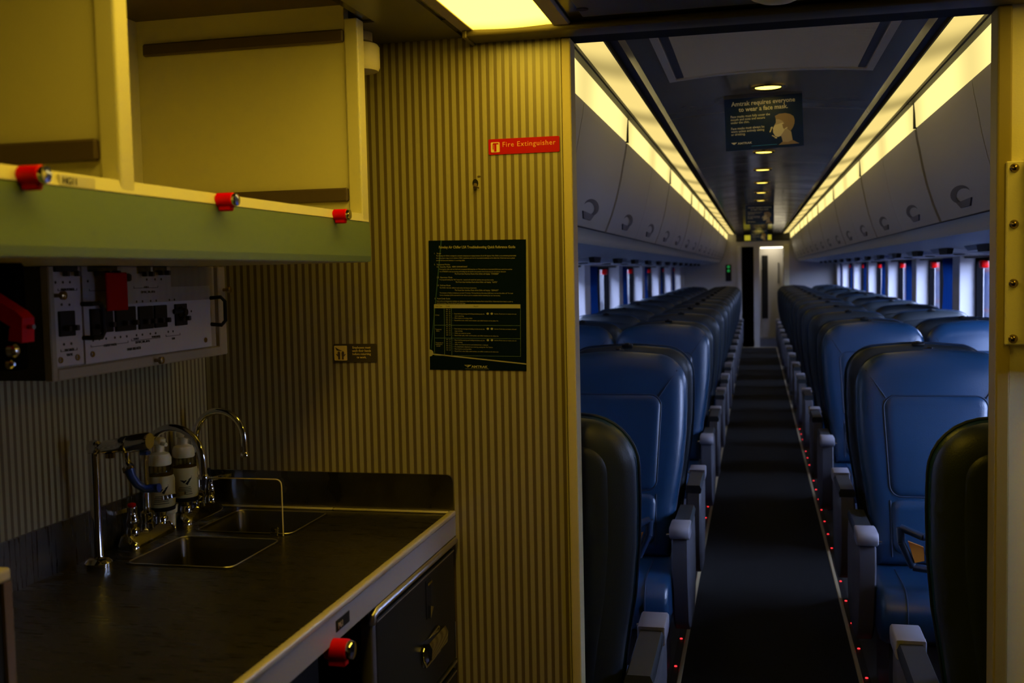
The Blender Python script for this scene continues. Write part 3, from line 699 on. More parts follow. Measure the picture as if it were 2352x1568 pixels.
for s, u, v, sz, w in (
    ('1.   Scope', .012, .029, B, .95),
    ('The Faiveley Air Chiller is designed to maintain temperatures ranging between 32 and 40 degrees. If the Chiller is not maintaining food within', .017, .034, N, .835),
    ('the temperature range, it is in violation of FDA regulations and must be reported immediately on the defect list. If this event occurs, please', .017, .039, N, .835),
    ('transfer all items into container in a working chiller.', .017, .044, N, .835),
    ('2.   Functional Modes:', .012, .053, B, .95), ('2.1  Standby Mode  VERY IMPORTANT', .018, .058, B, .98),
    ('Running the chiller with no food carts connected will freeze the coil. The Lead Service Attendant (LSA) must switch the machine', .024, .063, N, .835),
    ('into STANDBY mode by pressing and holding the On key for two seconds when food carts are not used or detected.', .024, .068, N, .835),
    ('The Front User Interface Panel of the Chiller will display  "STANDBY"', .058, .0733, B, .80),
    ('2.2  Operation Mode', .018, .0807, B, .95), ('Pressing and holding the "On" button for 1 second will switch the machine into operation mode.', .024, .0855, N, .835),
    ('The Front User Interface Panel of the Chiller will display  "AUTO"', .060, .091, B, .80),
    ('2.3  Defrost Mode', .018, .098, B, .95), ('The Chiller will enter defrost mode every two hours of operation.', .024, .103, N, .835),
    ('The Front User Interface Panel of the Chiller will display  "DEFROST"', .058, .1085, B, .80),
    ('The duration of defrost is between one and 15 minutes. The Lead Service Attendant (LSA) must not turn the chiller off. The Lead', .024, .114, N, .835),
    ('Service Attendant (LSA) must wait for the defrost cycle to complete before restarting the unit. See standby.', .024, .119, N, .835),
    ('3.   Fault Code Guide', .012, .1265, B, .95),
    ('Fault codes and temperature settings are displayed on the Front User Interface Panel of the Chiller. Follow the below listed in order to', .017, .1317, N, .835),
    ('resolve any issues. This is the fix for each fault type.', .017, .1360, N, .835)):
    ptext(s, u, v, sz, w)
dark = M_post
ptext('Fault Type', .014, .143, B, .85, m=dark); ptext('Code', .038, .143, B, .9, m=dark); ptext('Action', .10, .143, B, .9, m=dark)
for s, v in (('Critical', .162), ('Temporary\n  Alarm', .193), ('Temporary or\nmaintenance\n  needed', .222)): ptext(s, .0135, v, .0036, .85)
for v0, rows_ in ((.150, 8), (.187, 5), (.215, 6)):
    for k in range(rows_): ptext('E%d   %d' % (10+k, 21+k), .038, v0+.0045*k, .0032, .9)
act = '•   Reset fault by pressing and holding simultaneously the'
for v0, ex in ((.159, ('     unit is operating.', '•   When fixed to a working chiller.', '•   Record fault code, chiller serial number, unit chiller location on the defect list.')),
               (.1915, ('     keep working.', '•   Chiller can remain in service.', '•   Record fault code, chiller serial number, unit chiller location on the defect list.')),
               (.216, ('     start working.', '•   Chiller can remain in service until technical help is obtained.', '•   If a critical fault is displayed, try a reset by pressing the "On" button.', '•   Place food in a working chiller.', '•   Record fault code, chiller serial number, unit chiller location on the defect list.'))):
    ptext(act, .053, v0, .0036, .86); ptext('buttons. If unit does not restart, the unit', .1455, v0, .0036, .82)
    for k, s in enumerate(ex): ptext(s, .053, v0+.0048*(k+1), .0036, .86)
ptext('AMTRAK', .094, .2745, .0072, 1.25, bold=.0002)
bm = BM()
for P in (((0, 0), (.0165, 0), (.007, .006), (.0075, .0035)), ((.0, .0006), (.009, .0012), (.007, .0045))): bm.faces.new([bm.verts.new(pp(.078+u, .2685+v, .0004)) for u, v in P])
quad(bm, .080, .2765, .133, .2769); obj('emblem', bm, M_postxt, t)

t = thing('hand_wash_sign', 'small yellow and dark hand washing sign low on the striped wall above the splashback', 'sign', (-.87, yw, z(-.17)))
bm = BM(); prism(bm, [(u-.867, yw-.0015, q+z(-.169)) for u, q in rrect(.051, -.0205, .0205, .003, 3)], (0, .0015, 0)); obj('plate', bm, mat('dark sign plate', (.05, .04, .02), .5), t)
bm = BM(); prism(bm, [(u-.9012, yw-.002, q+z(-.169)) for u, q in rrect(.0152, -.0165, .0165, .002, 3)], (0, .0006, 0)); obj('icon_field', bm, M_fireyel, t)
bm = BM()
for s in (-1, 1):
    P = [(.002, -.014), (.0065, -.014), (.0065, -.008), (.0115, -.0025), (.0105, -.0015), (.0075, -.0035), (.0078, .0015), (.006, .0042), (.0035, .0040), (.0016, .001)]
    bm.faces.new([bm.verts.new((-.9005 + s*u, yw-.0024, z(-.169)+q)) for u, q in (P if s > 0 else P[::-1])])
bm.faces.new([bm.verts.new((-.9012+u, yw-.0024, z(-.169)+q)) for u, q in ((-.0128, .0138), (-.009, .0072), (-.004, .0055), (.004, .0050), (-.004, .0085))])
obj('hands_icon', bm, M_rail, t)
text('lettering', 'Employees must\nwash their hands\nbefore returning\nto work.', .0072, M_fireyel, (-.852, yw-.0018, z(-.159)), '-y', t, align='CENTER', sx=.9)

# broken hook hole
t = thing('wall_hook', 'dark stub of a broken hook on the striped wall under the fire extinguisher sign', 'hook', (-.582, yw, z(.19)))
bm = BM(); prism(bm, [(-.583+.0065*math.cos(a), yw-.001, z(.193)+.009*math.sin(a)) for a in [2*PI*k/14 for k in range(14)]], (0, .001, 0)); obj('socket', bm, M_black, t)
bm = BM(); cyl(bm, (-.583, yw-.001, z(.189)), (-.582, yw-.010, z(.183)), .005, .0035, 10); tube(bm, [(-.581, yw-.006, z(.187)), (-.577, yw-.008, z(.184)), (-.5735, yw-.006, z(.182))], .0014, 6); obj('stub', bm, M_rail, t, True)
bm = BM(); prism(bm, [(-.5745+.004*math.cos(a), yw-.0008, z(.207)+.002*math.sin(a)) for a in [2*PI*k/8 for k in range(8)]], (0, .0006, 0)); obj('screw_hole', bm, M_rail, t)

# right jamb: bolted plate and box
t = thing('bolted_plate', 'cream metal strip with four brass bolts on the right doorway wall', 'plate', (.48, YW, z(.015)))
bm = BM(); box(bm, .463, .502, YW-.0175, YW-.0003, z(-.158), z(.191), .002, 1); obj('plate', bm, M_cream, t)
for q in (.178, .072, -.040, -.146):
    bm = BM(); lathe(bm, [(.0085, -.0178), (.0085, -.0185), (.007, -.020), (.0065, -.0225), (.004, -.0252), (.001, -.026)], (.4772, YW, z(q)), 16, 'y'); obj('bolt', bm, M_brass, t, True)
t = thing('wall_box', 'cream box with a rounded edge on the right doorway wall at the picture edge', 'wall box', (.55, YW, z(0)))
bm = BM(); box(bm, .5035, .62, YW-.06, YW-.0003, z(-.212), z(.214), .012, 4); obj('cover', bm, M_cream, t, True)
bm = BM(); box(bm, .53, .6, YW-.0615, YW-.0598, z(-.16), z(.16), .001, 1); obj('lid', bm, M_trim, t)

# ================================================================== COACH SHELL
# ceiling panels, arched, between the cove slots
def arch(x): return .652 - .16*(x*x)
NP = 8; MOD = (YE - 2.25)/NP
bm = BM(); box(bm, -1.6, 1.7, 2.26, 23, z(.80), z(.95)); struct('roof', bm, M_dark)
bm = BM()
xs = [-.40] + [-.39 + .78*k/12 for k in range(13)] + [.40]
arch0 = arch
def arch(x): return arch0(x) - (.016 if abs(x) > .395 else 0)
loops(bm, [[(XC+x, 0.004, z(arch(x))) for x in xs] + [(XC+.405, .004, z(.665)), (XC-.405, .004, z(.665))], [(XC+x, MOD-.004, z(arch(x))) for x in xs] + [(XC+.405, MOD-.004, z(.665)), (XC-.405, MOD-.004, z(.665))]])
cp = finish(bm, 'ceiling_panel', M_coachceil, True)
bm = BM(); box(bm, XC-.47, XC+.47, 2.26, YE, z(.668), z(.68)); root = struct('ceiling_coach', bm, M_dark)
for k in range(NP):
    o = link('ceiling_panel', cp, root); o.location = (0, 2.25 + MOD*k, 0)
# return-air grille
t = thing('ceiling_grille', 'large ribbed grille with a pale frame in the coach ceiling just past the doorway', 'grille', (XC, 3.0, z(.63)))
g0, g1, gx = 2.35, 3.64, .325
def strip_arch(bm, xa, xb, ya, yb, d0, d1, n=10):
    rows = []
    for y in (ya, yb):
        top = [(XC+xa+(xb-xa)*k/n, y, z(arch(xa+(xb-xa)*k/n)-d0)) for k in range(n+1)]
        bot = [(XC+xa+(xb-xa)*k/n, y, z(arch(xa+(xb-xa)*k/n)-d1)) for k in range(n, -1, -1)]
        rows.append(top+bot)
    loops(bm, rows)
bm = BM(); strip_arch(bm, -gx, -gx+.022, g0, g1, -.002, .008, 2); strip_arch(bm, gx-.022, gx, g0, g1, -.002, .008, 2)
strip_arch(bm, -gx+.022, gx-.022, g1-.03, g1, -.002, .008); strip_arch(bm, -gx+.022, gx-.022, g0, g0+.03, -.002, .008); obj('frame', bm, M_binlip, t)
bm = BM()
for k in range(130): 
    y = g0+.032 + k*(g1-g0-.064)/130
    strip_arch(bm, -gx+.05, gx-.05, y, y+.0062, .0015, .0045, 6)
o = obj('grille_slats', bm, mat('grille slat', (.85, .75, .58), .5), t); o['kind'] = 'stuff'
bm = BM(); strip_arch(bm, -gx+.022, gx-.022, g0+.03, g1-.03, -.001, .0014); obj('backing', bm, mat('grille backing', (.50, .44, .34), .6), t)
bm = BM(); strip_arch(bm, -gx+.026, -gx+.048, g0+.03, g1-.03, .0014, .004, 2); strip_arch(bm, gx-.048, gx-.026, g0+.03, g1-.03, .0014, .004, 2); obj('slide_track', bm, M_greyd, t)

# downlights
def downlight():
    t = thing('downlight', 'x', 'light', (XC, 0, z(arch(0))), 'ceiling downlights over the aisle')
    bm = BM(); lathe(bm, [(.062, .001), (.062, -.004), (.056, -.008), (.050, -.004)], (0, 0, 0), 28); obj('trim_ring', bm, M_brass, t, True, world=False)
    bm = BM(); lathe(bm, [(.049, -.0015), (.046, -.004), (.01, -.0055)], (0, 0, 0), 24); obj('lens', bm, M_down, t, True, world=False)
    return t
ORD = ['first', 'second', 'third', 'fourth', 'fifth', 'sixth', 'seventh', 'eighth', 'ninth', 'tenth', 'eleventh', 'twelfth', 'thirteenth', 'fourteenth', 'fifteenth', 'sixteenth']
d0 = downlight()
for k in range(15):
    d = d0 if k == 0 else copy_tree(d0)
    d.location = (XC, 3.98 + 1.1*k, z(arch(0)))
    d['label'] = f'round yellow ceiling downlight over the aisle, {ORD[k]} from the doorway'

# hanging mask signs
def mask_sign():
    t = thing('hanging_sign', 'x', 'sign', (0, 0, 0), 'hanging face mask signs')
    w, h = .142, .196
    bm = BM(); box(bm, -w, w, -.003, .003, -.010-h, -.010); obj('board', bm, M_sign, t, world=False)
    bm = BM(); box(bm, -w-.001, w+.001, -.006, .006, -.013, .002, .002, 1); obj('top_rail', bm, M_greyd, t, world=False)
    yf = -.0035
    def f(x, q): return (-w + x*2*w, yf, -.010 - q*h)
    def poly(bm, P, d=0): bm.faces.new([bm.verts.new((f(*p)[0], yf-d, f(*p)[2])) for p in P])
    def tx(s, x, q, size, sx=1, bold=0, line=1.0, align='LEFT'): 
        me = text_me('lettering', s, size, M_signtxt, sx=sx, bold=bold, line=line, align=align, extrude=0)
        me.transform(Matrix.Rotation(PI/2, 4, 'X')); me.transform(Matrix.Translation(f(x, q))); link('lettering', me, t)
    tx('Amtrak requires everyone\nto wear a face mask.', .50, .155, .0232, .93, .0004, .95, 'CENTER')
    tx('Face masks must fully cover the\nmouth and nose and secure\nunder the chin.', .075, .375, .0122, .92, .0001, .9)
    tx('Face masks must always be\nworn unless actively eating\nor drinking.', .075, .60, .0122, .92, .0001, .9)
    tx('AMTRAK', .155, .885, .0105, 1.25, .0002)
    bm = BM(); poly(bm, ((.07, .845), (.15, .845), (.105, .89), (.105, .865))); poly(bm, ((.07, .85), (.11, .86), (.10, .88)))
    obj('emblem', bm, M_signtxt, t, world=False)
    bm = BM(); poly(bm, ((.33, .93), (.66, .93), (.66, .938), (.33, .938))); poly(bm, ((.90, .935), (.94, .935), (.94, .942), (.90, .942))); obj('rule_line', bm, M_signcyan, t, world=False)
    hair = [(.645, .40), (.70, .365), (.78, .36), (.84, .385), (.88, .43), (.895, .50), (.89, .57), (.87, .64), (.84, .70), (.80, .66), (.77, .60), (.76, .545), (.735, .50), (.70, .47), (.655, .46)]
    bm = BM(); poly(bm, hair); poly(bm, ((.68, .95), (.73, .895), (.86, .875), (.945, .95)), .0001); obj('figure_hair', bm, M_hair, t, world=False)
    bm = BM(); poly(bm, ((.655, .46), (.70, .47), (.735, .50), (.76, .545), (.80, .66), (.845, .715), (.86, .875), (.80, .91), (.735, .90), (.72, .80), (.71, .78), (.63, .60), (.64, .56), (.655, .525)), .0002); obj('figure_face', bm, M_skin, t, world=False)
    bm = BM(); poly(bm, ((.635, .575), (.745, .535), (.775, .65), (.71, .785), (.675, .80), (.64, .78), (.615, .71), (.615, .63)), .0004); poly(bm, ((.77, .645), (.80, .625), (.80, .64), (.775, .668)), .0004)
    for ax, aq, dx, dq in ((.575, .70, .022, -.075), (.60, .76, .045, .045)):
        L = math.hypot(dx, dq); nx, nq = -dq/L*.008, dx/L*.008
        poly(bm, ((ax+nx, aq+nq), (ax-nx, aq-nq), (ax+dx-nx, aq+dq-nq), (ax+dx+nx, aq+dq+nq)), .0004)
        poly(bm, ((ax+dx+2.4*nx, aq+dq+2.4*nq), (ax+dx-2.4*nx, aq+dq-2.4*nq), (ax+dx*1.45, aq+dq*1.45)), .0004)
    obj('figure_mask', bm, M_mask, t, world=False)
    bm = BM(); poly(bm, ((.735, .565), (.775, .55), (.79, .575), (.785, .62), (.76, .66), (.745, .64)), .0006); obj('figure_ear', bm, M_hair, t, world=False)
    return t
ms = mask_sign()
for k, (y, lab) in enumerate(((4.12, 'nearest navy face mask sign hanging from the ceiling behind the first downlight'), (11.2, 'middle navy face mask sign hanging farther down the aisle'), (18.3, 'farthest navy face mask sign hanging near the end door'))):
    s = ms if k == 0 else copy_tree(ms)
    s.location = (XC-.018 + .01*k, y, z(arch(0)-.001)); s['label'] = lab
    s.rotation_euler = (0, -.03, 0) if k == 0 else (0, 0, 0)

# exit sign at the far end
t = thing('exit_sign', 'yellow lit exit sign on the ceiling at the far end, behind the farthest mask sign', 'sign', (.03, 19.2, z(.55)))
bm = BM(); box(bm, -.22, .28, 19.2, 19.26, z(.47), z(.65)); obj('housing', bm, M_black, t)
for x0, x1 in ((-.20, -.06), (.15, .26)):
    bm = BM(); box(bm, x0, x1, 19.195, 19.2, z(.485), z(.575)); obj('lit_panel', bm, M_exit, t)

# overhead bins and cove lights
PROF = [(.578, .541), (.5835, .50), (.592, .46), (.606, .385), (.6235, .31), (.647, .235), (.674, .168)]
def prof_strip(bm, sd, prof, th, ya, yb):
    """profile strip of thickness th (to the outside) between ya and yb, local x = sd*offset"""
    out = [(o, q) for o, q in prof] + [(o+th, q) for o, q in prof[::-1]]
    loops(bm, [[(sd*o, ya, z(q)) for o, q in out], [(sd*o, yb, z(q)) for o, q in out]])
def off_at(q):
    for (a, b), (c, d) in zip(PROF, PROF[1:]):
        if d <= q <= b: return a + (c-a)*(b-q)/(b-d)
    return PROF[-1][0]
MB = 2.28
def make_bin(sd):
    t = thing('overhead_bin', 'x', 'overhead bin', (XC, 0, 0), 'overhead bins above the ' + ('right' if sd > 0 else 'left') + ' seats')
    bm = BM(); prof_strip(bm, sd, [(.586, .541), (.600, .46), (.632, .31), (.684, .166)], .02, 0.002, MB-.002)
    loops(bm, [[(sd*o, y, z(q)) for o, q in ((.606, .541), (1.37, .60), (1.37, .166), (.704, .166))] for y in (.002, .012)])
    loops(bm, [[(sd*o, y, z(q)) for o, q in ((.606, .541), (1.37, .60), (1.37, .166), (.704, .166))] for y in (MB-.012, MB-.002)])
    obj('housing', bm, M_dark, t, world=False)
    for k in range(2):
        ya, yb = (.026, MB/2-.004) if k == 0 else (MB/2+.004, MB-.026)
        bm = BM(); prof_strip(bm, sd, PROF, .014, ya, yb); d = obj('door', bm, M_bin, t, True, world=False)
        yc = (ya+yb)/2
        def P(u, q, e): return (sd*(off_at(q)-e), yc+u, z(q))
        bm = BM(); cz, R = .238, .030   # flat dark crescent, painted as the shade inside the finger recess
        outc = [(R*math.cos(a), cz+R*math.sin(a)) for a in [math.radians(-70+250*i/14) for i in range(15)]]
        inn = [(-.009+.022*math.cos(a), cz-.006+.022*math.sin(a)) for a in [math.radians(-60+230*i/14) for i in range(15)]]
        for i in range(14): bm.faces.new([bm.verts.new(P(p[0]*6, p[1], .002)) for p in (outc[i], outc[i+1], inn[i+1], inn[i])])
        obj('finger_recess_shade', bm, mat('recess shade', (.07, .06, .055), .5), d, world=False)
        bm = BM(); loops(bm, [[P(u, q, e) for u, q in ((-.17, .218), (.10, .214), (.06, .194), (-.10, .194))] for e in (.0005, .006)]); obj('latch_paddle', bm, mat('paddle grey', (.14, .12, .12), .45), d, world=False)
    bm = BM(); lip = [(.678, .163), (.690, .158), (.704, .148), (.716, .134), (.722, .122), (.735, .114)]
    loops(bm, [[(sd*o, y, z(q)) for o, q in lip + [(.76, .125), (.70, .166)]] for y in (0, MB)]); obj('lip', bm, M_binlip, t, True, world=False)
    bm = BM(); loops(bm, [[(sd*o, y, z(q)) for o, q in ((.735, .114), (.95, .094), (1.15, .075), (1.372, .058), (1.372, .09), (.95, .12))] for y in (0, MB)]); obj('underside', bm, M_soffit, t, True, world=False)
    return t
def make_cove(sd):
    t = thing('cove_light', 'x', 'light', (XC, 0, 0), 'cove lights above the ' + ('right' if sd > 0 else 'left') + ' bins')
    up_ = [(.449, .632), (.475, .634), (.505, .641), (.535, .650), (.556, .657)]
    bm = BM(); loops(bm, [[(sd*o, y, z(q)) for o, q in up_ + [(.556, .663), (.505, .650), (.449, .640)]] for y in (.006, MB-.006)]); obj('upper_diffuser', bm, M_coveU, t, True, world=False)
    bm = BM(); loops(bm, [[(sd*o, y, z(q)) for o, q in ((.570, .648), (.575, .60), (.578, .545), (.586, .545), (.580, .648))] for y in (.012, MB-.012)]); obj('lower_diffuser', bm, M_coveL, t, True, world=False)
    bm = BM(); box(bm, sd*.545, sd*.574, 0, MB, z(.638), z(.667), .004, 1); obj('centre_rail', bm, M_black, t, world=False)
    bm = BM(); box(bm, sd*.570, sd*.590, -.012, .012, z(.541), z(.648)); box(bm, sd*.445, sd*.56, -.002, .006, z(.658), z(.668)); obj('end_strap', bm, M_black, t, world=False)
    bm = BM(); box(bm, sd*.40, sd*.449, 0, MB, z(.640), z(.662)); box(bm, sd*.444, sd*.449, 0, MB, z(.626), z(.640)); obj('air_slot', bm, M_dark, t, world=False)
    return t
SIDE = {1: 'right', -1: 'left'}
for sd in (1, -1):
    b0, c0 = make_bin(sd), make_cove(sd)
    for k in range(8):
        b = b0 if k == 0 else copy_tree(b0); c = c0 if k == 0 else copy_tree(c0)
        y = 4.53 + MB*(k-1)
        b.location = (XC, y, 0); c.location = (XC, y, 0)
        b['label'] = f'grey two-door overhead bin on the {SIDE[sd]} side, {ORD[k]} from the doorway'
        c['label'] = f'glowing yellow two-band cove light above the {SIDE[sd]} bins, {ORD[k]} from the doorway'
# sealing strips above the coves and behind the bins
for sd in (1, -1):
    bm = BM(); box(bm, XC+sd*.44, XC+sd*1.5, 2.25, YE, z(.672), z(.70)); struct('ceiling_cove', bm, M_dark)

# side walls with windows
PIL = {1: [4.1 + 2.14*k for k in range(-1, 8)], -1: [4.2 + 2.2*k for k in range(-1, 8)]}
ZS, ZT = .84, z(.050)
wn = 0
for sd in (1, -1):
    X = lambda o: XC + sd*o
    bm = BM()
    box(bm, X(1.42), X(1.56), 2.25, YE, 0, ZS); box(bm, X(1.42), X(1.56), 2.25, YE, ZT, z(.66))
    lo = [p for p in PIL[sd] if 2.4 < p < YE-.3]
    edges = [2.25] + lo + [YE]
    struct('wall_coach_' + SIDE[sd], bm, M_wall)
    spans = []
    prev = 2.25 + .25
    for p in lo:
        if p-.14 - prev > .5: spans.append((prev, p-.14))
        prev = p+.14
    last = min(YE-.3, prev+1.86)
    if last-prev > .8: spans.append((prev, last))
    # pillars between the spans
    cuts = [2.25] + [v for s_ in spans for v in s_] + [YE]
    for a, b in zip(cuts[0::2], cuts[1::2]):
        bm = BM(); box(bm, X(1.392), X(1.56), a, b, ZS-.03, ZT+.005, .006, 2); struct('pillar', bm, M_pillar if b < YE else M_wall)
    for i, (a, b) in enumerate(spans):
        wn += 1
        bm = BM()
        for (ya, yb, za, zb) in ((a, b, ZS, ZS+.035), (a, b, ZT-.035, ZT), (a, a+.05, ZS+.035, ZT-.035), (b-.05, b, ZS+.035, ZT-.035), ((a+b)/2+.30, (a+b)/2+.33, ZS+.035, ZT-.035)):
            box(bm, X(1.50), X(1.545), ya, yb, za, zb)
        w = struct('window_%d' % wn, bm, M_rubber)
        bm = BM(); box(bm, X(1.525), X(1.529), a+.05, b-.05, ZS+.035, ZT-.035); g = obj('pane', bm, M_glass, w)
        bm = BM(); yy = b-.30
        box(bm, X(1.475), X(1.520), yy-.05, yy+.05, ZT-.085, ZT-.030, .01, 2); obj('emergency_handle', bm, M_red, w, True)
        # curtain gathered at the near end
        t = thing('window_curtain', f'dark blue gathered curtain at the {SIDE[sd]} side window, {ORD[i]} from the doorway', 'curtain', (X(1.39), a+.2, ZS), 'window curtains')
        bm = BM(); n = 60; rows = []
        for q, wd in ((ZT-.01, .56), (ZT-.2, .50), (ZS+.3, .56), (ZS+.04, .60)):
            rows.append([(X(1.428 + .018*math.sin(k*2*PI/4.6) ), a+.015 + wd*k/n, q) for k in range(n+1)])
        vr = [[bm.verts.new(p) for p in r] for r in rows]
        for r1, r2 in zip(vr, vr[1:]):
            for k in range(n): bm.faces.new([r1[k], r1[k+1], r2[k+1], r2[k]])
        obj('cloth', bm, M_curtain, t, True, 80)
        bm = BM(); cyl(bm, (X(1.428), a+.002, ZT-.008), (X(1.428), b-.002, ZT-.008), .006, .006, 8); obj('rod', bm, M_black, t)

# reading-light units beneath the bins
def make_psu(sd):
    t = thing('reading_light_unit', 'x', 'reading light', (XC, 0, 0), 'reading light units under the bins')
    bm = BM(); loops(bm, [[(sd*o, y, z(q)) for o, q in ((1.0, .0895), (1.02, .064), (1.28, .050), (1.30, .064))] for y in (-.28, .28)]); obj('panel', bm, M_soffit, t, world=False)
    bm = BM(); loops(bm, [[(sd*(1.003+e), -.20+u, z(q)) for u, q in ((-.15, .088), (.15, .088), (.11, .054), (-.11, .054))] for e in (-.004, .03)]); obj('speaker_grille', bm, M_black, t, world=False)
    bm = BM(); lathe(bm, [(.035, 0), (.032, -.006), (.02, -.008)], (sd*1.14, .1, z(.058)), 16); obj('lamp', bm, M_black, t, True, world=False)
    return t
for sd in (1, -1):
    p0 = make_psu(sd)
    for k in range(15):
        p = p0 if k == 0 else copy_tree(p0)
        p.location = (XC, 3.4 + 1.1*k, 0)
        p['label'] = f'black-grilled reading light unit under the {SIDE[sd]} bins, {ORD[k]} from the doorway'

# far end of the coach
bm = BM()
box(bm, WL-.2, -.27, YE, YE+.06, 0, z(.66)); box(bm, .50, WR+.2, YE, YE+.06, 0, z(.66)); box(bm, -.27, .50, YE, YE+.06, z(.40), z(.66)); box(bm, -.05, .055, YE, YE+.06, 0, z(.40))
struct('wall_end', bm, M_wall)
bm = BM(); box(bm, -.37, .61, YE-.02, YE-.001, z(.50), z(.64)); struct('wall_end_header', bm, M_dark)
bm = BM(); box(bm, .50, .60, YE-.012, YE-.001, 0, z(.43)); struct('trim_5', bm, M_cream)
bm = BM(); box(bm, -.36, -.28, YE-.03, YE-.001, 0, z(.42), .02, 3); struct('trim_6', bm, M_pillar)
bm = BM(); box(bm, -1.5, 1.6, 23, 23.1, 0, z(.8)); box(bm, -1.6, -1.5, YE, 23.1, 0, z(.8)); box(bm, 1.6, 1.7, YE, 23.1, 0, z(.8)); box(bm, -.02, .0, YE+.06, 23, 0, z(.8)); box(bm, .056, 1.6, YE+.06, 23, z(.44), z(.5)); struct('wall_vestibule', bm, M_black)
bm = BM(); box(bm, .056, .5, 21.0, 21.05, 0, z(.42)); d = struct('door_2', bm, M_wall)
bm = BM(); box(bm, .10, .215, 20.99, 21.0, z(-.98), z(.235)); obj('door_window', bm, M_black, d)
bm = BM(); box(bm, .40, .42, 20.96, 21.0, z(-.3), z(.1), .004, 1); obj('grab_handle', bm, M_chrome, d)
bm = BM(); box(bm, .056, .5, 20.56, 21.0, 0, .16); struct('vestibule_step', bm, M_greyd)
t = thing('vestibule_light', 'small bright light bar over the far end door', 'light', (.27, YE+.1, z(.37)))
bm = BM(); box(bm, .07, .49, YE+.07, YE+.12, z(.385), z(.40)); obj('housing', bm, M_grey, t)
bm = BM(); box(bm, .075, .485, YE+.072, YE+.115, z(.365), z(.385), .004, 1); obj('tube_cover', bm, M_vest, t)
bm = BM(); box(bm, .08, .48, 20.58, 20.95, z(.425), z(.43)); obj('hidden_fill_panel', bm, M_vest, t)  # extra glowing panel, added out of sight to brighten the far door
t = thing('status_display', 'black wall display with two green lights left of the far doorway', 'display', (-.515, YE, z(-.08)))
bm = BM(); box(bm, -.567, -.463, YE-.03, YE-.0005, z(-.24), z(.072), .006, 2); obj('housing', bm, M_black, t)
for q in (.03, -.045):
    bm = BM(); lathe(bm, [(.026, -.0305), (.02, -.034), (.004, -.035)], (-.515, YE, z(q)), 14, 'y'); obj('indicator_light', bm, M_green, t, True)
bm = BM(); box(bm, -.285, .365, 20.352, 20.42, 0, .012, .004, 1); struct('threshold_1', bm, M_strip)

# ================================================================== SEATS
def yo(q): return (1.18-q)*.13
HALF = [(.205, .42), (.215, .52), (.232, .64), (.252, .76), (.264, .88), (.268, .98)]
cx_, cz_, cr_ = .148, 1.06, .12
ARC = [(cx_ + cr_*math.cos(a), cz_ + cr_*math.sin(a)) for a in [k*PI/2/8 for k in range(9)]]
BACK = HALF + ARC + [(.07, 1.187), (0, 1.19), (-.07, 1.187)] + [(-x, q) for x, q in ARC[::-1]] + [(-x, q) for x, q in HALF[::-1]]
def ymap(u, v, d): return (u, d + yo(v), v)
SEAT_ME = {}
def cached(key, build, m, smooth=True, angle=50):
    if key not in SEAT_ME:
        bm = BM(); build(bm)
        if key[0] in ('armrest', 'armrest_cap', 'recline_button', 'side_panel', 'centre_armrest'): bmesh.ops.scale(bm, vec=(1, 1, .98), verts=bm.verts[:])
        SEAT_ME[key] = finish(bm, key[0], m, smooth, angle)
    return SEAT_ME[key]
def b_back(bm): pillow(bm, BACK, [(.012, 0), (0, .012), (0, .03), (.008, .048), (.024, .062), (.060, .070)], ymap)
def b_shell(bm): pillow(bm, inset(BACK, .004), [(.075, -.062), (.055, -.060), (.026, -.052), (.006, -.036), (0, -.02), (.004, -.004)], ymap)
def b_shellpanel(bm): pillow(bm, inset(BACK, .062), [(.02, -.069), (.006, -.067), (0, -.060)], ymap)
INS = rrect(.176, .672, 1.03, .042, 6, .160)
LUM = rrect(.158, .47, .662, .036, 4, .152)
def b_inset(bm): pillow(bm, INS, [(0, .058), (0, .068), (.005, .074), (.016, .0775), (.03, .0788)], ymap)
def b_lumbar(bm): pillow(bm, LUM, [(0, .058), (0, .070), (.005, .077), (.016, .082), (.027, .083)], ymap)
def b_piping(bm):
    tube(bm, [(u, yo(v)+.0705, v) for u, v in INS], .0032, 6, True)
    for s in (-1, 1):
        tube(bm, [(s*(.168+.066*k/6), yo(1.022+.098*k/6)+.0715-.018*(k/6)**3, 1.022+.098*k/6) for k in range(7)], .0028, 6)
        tube(bm, [(s*(.158-.004*k/4), yo(.66-.2*k/4)+.071, .66-.2*k/4) for k in range(5)], .0028, 6)
    tube(bm, [(u, yo(v)+.012, v) for u, v in BACK], .0035, 6, True)
CUSH = [(.07, .25), (.46, .25), (.50, .26), (.525, .285), (.54, .335), (.535, .380), (.515, .413), (.485, .430), (.42, .435), (.20, .424), (.07, .418)]
def b_cushion(bm): pillow(bm, CUSH, [(.030, -.231), (.010, -.228), (0, -.213), (0, .213), (.010, .228), (.030, .231)], lambda u, v, d: (d, u, v))
def b_cushseam(which):
  def f(bm):
    for s in (which,): tube(bm, [(s*.15, .20, .424), (s*.15, .42, .436), (s*.15, .485, .431), (s*.15, .516, .414), (s*.15, .536, .380), (s*.15, .541, .335)], .0028, 6)
  return f
def b_clip(bm): box(bm, -.022, .022, -.048, -.020, 1.178, 1.192, .003, 1); box(bm, -.008, .008, -.052, -.018, 1.188, 1.197, .002, 1)
def b_base(bm): box(bm, -.2, .2, .10, .47, .0, .248)
def b_pad(s):
    def f(bm): loops(bm, [[(s*.262+w, y, q+yq) for w, q in ((-.030, .0), (.030, .0), (.033, .018), (.026, .034), (-.026, .034), (-.033, .018))] for y, yq in ((.0, .570), (.012, .568), (.285, .573), (.30, .573))])
    return f
def b_cap(s):
    def f(bm):
        pr = [(.298, .567), (.40, .567), (.420, .575), (.427, .591), (.424, .607), (.412, .617), (.298, .615)]
        pillow(bm, pr, [(.004, -.035), (0, -.031), (0, .031), (.004, .035)], lambda u, v, d: (s*.262+d, u, v))
    return f
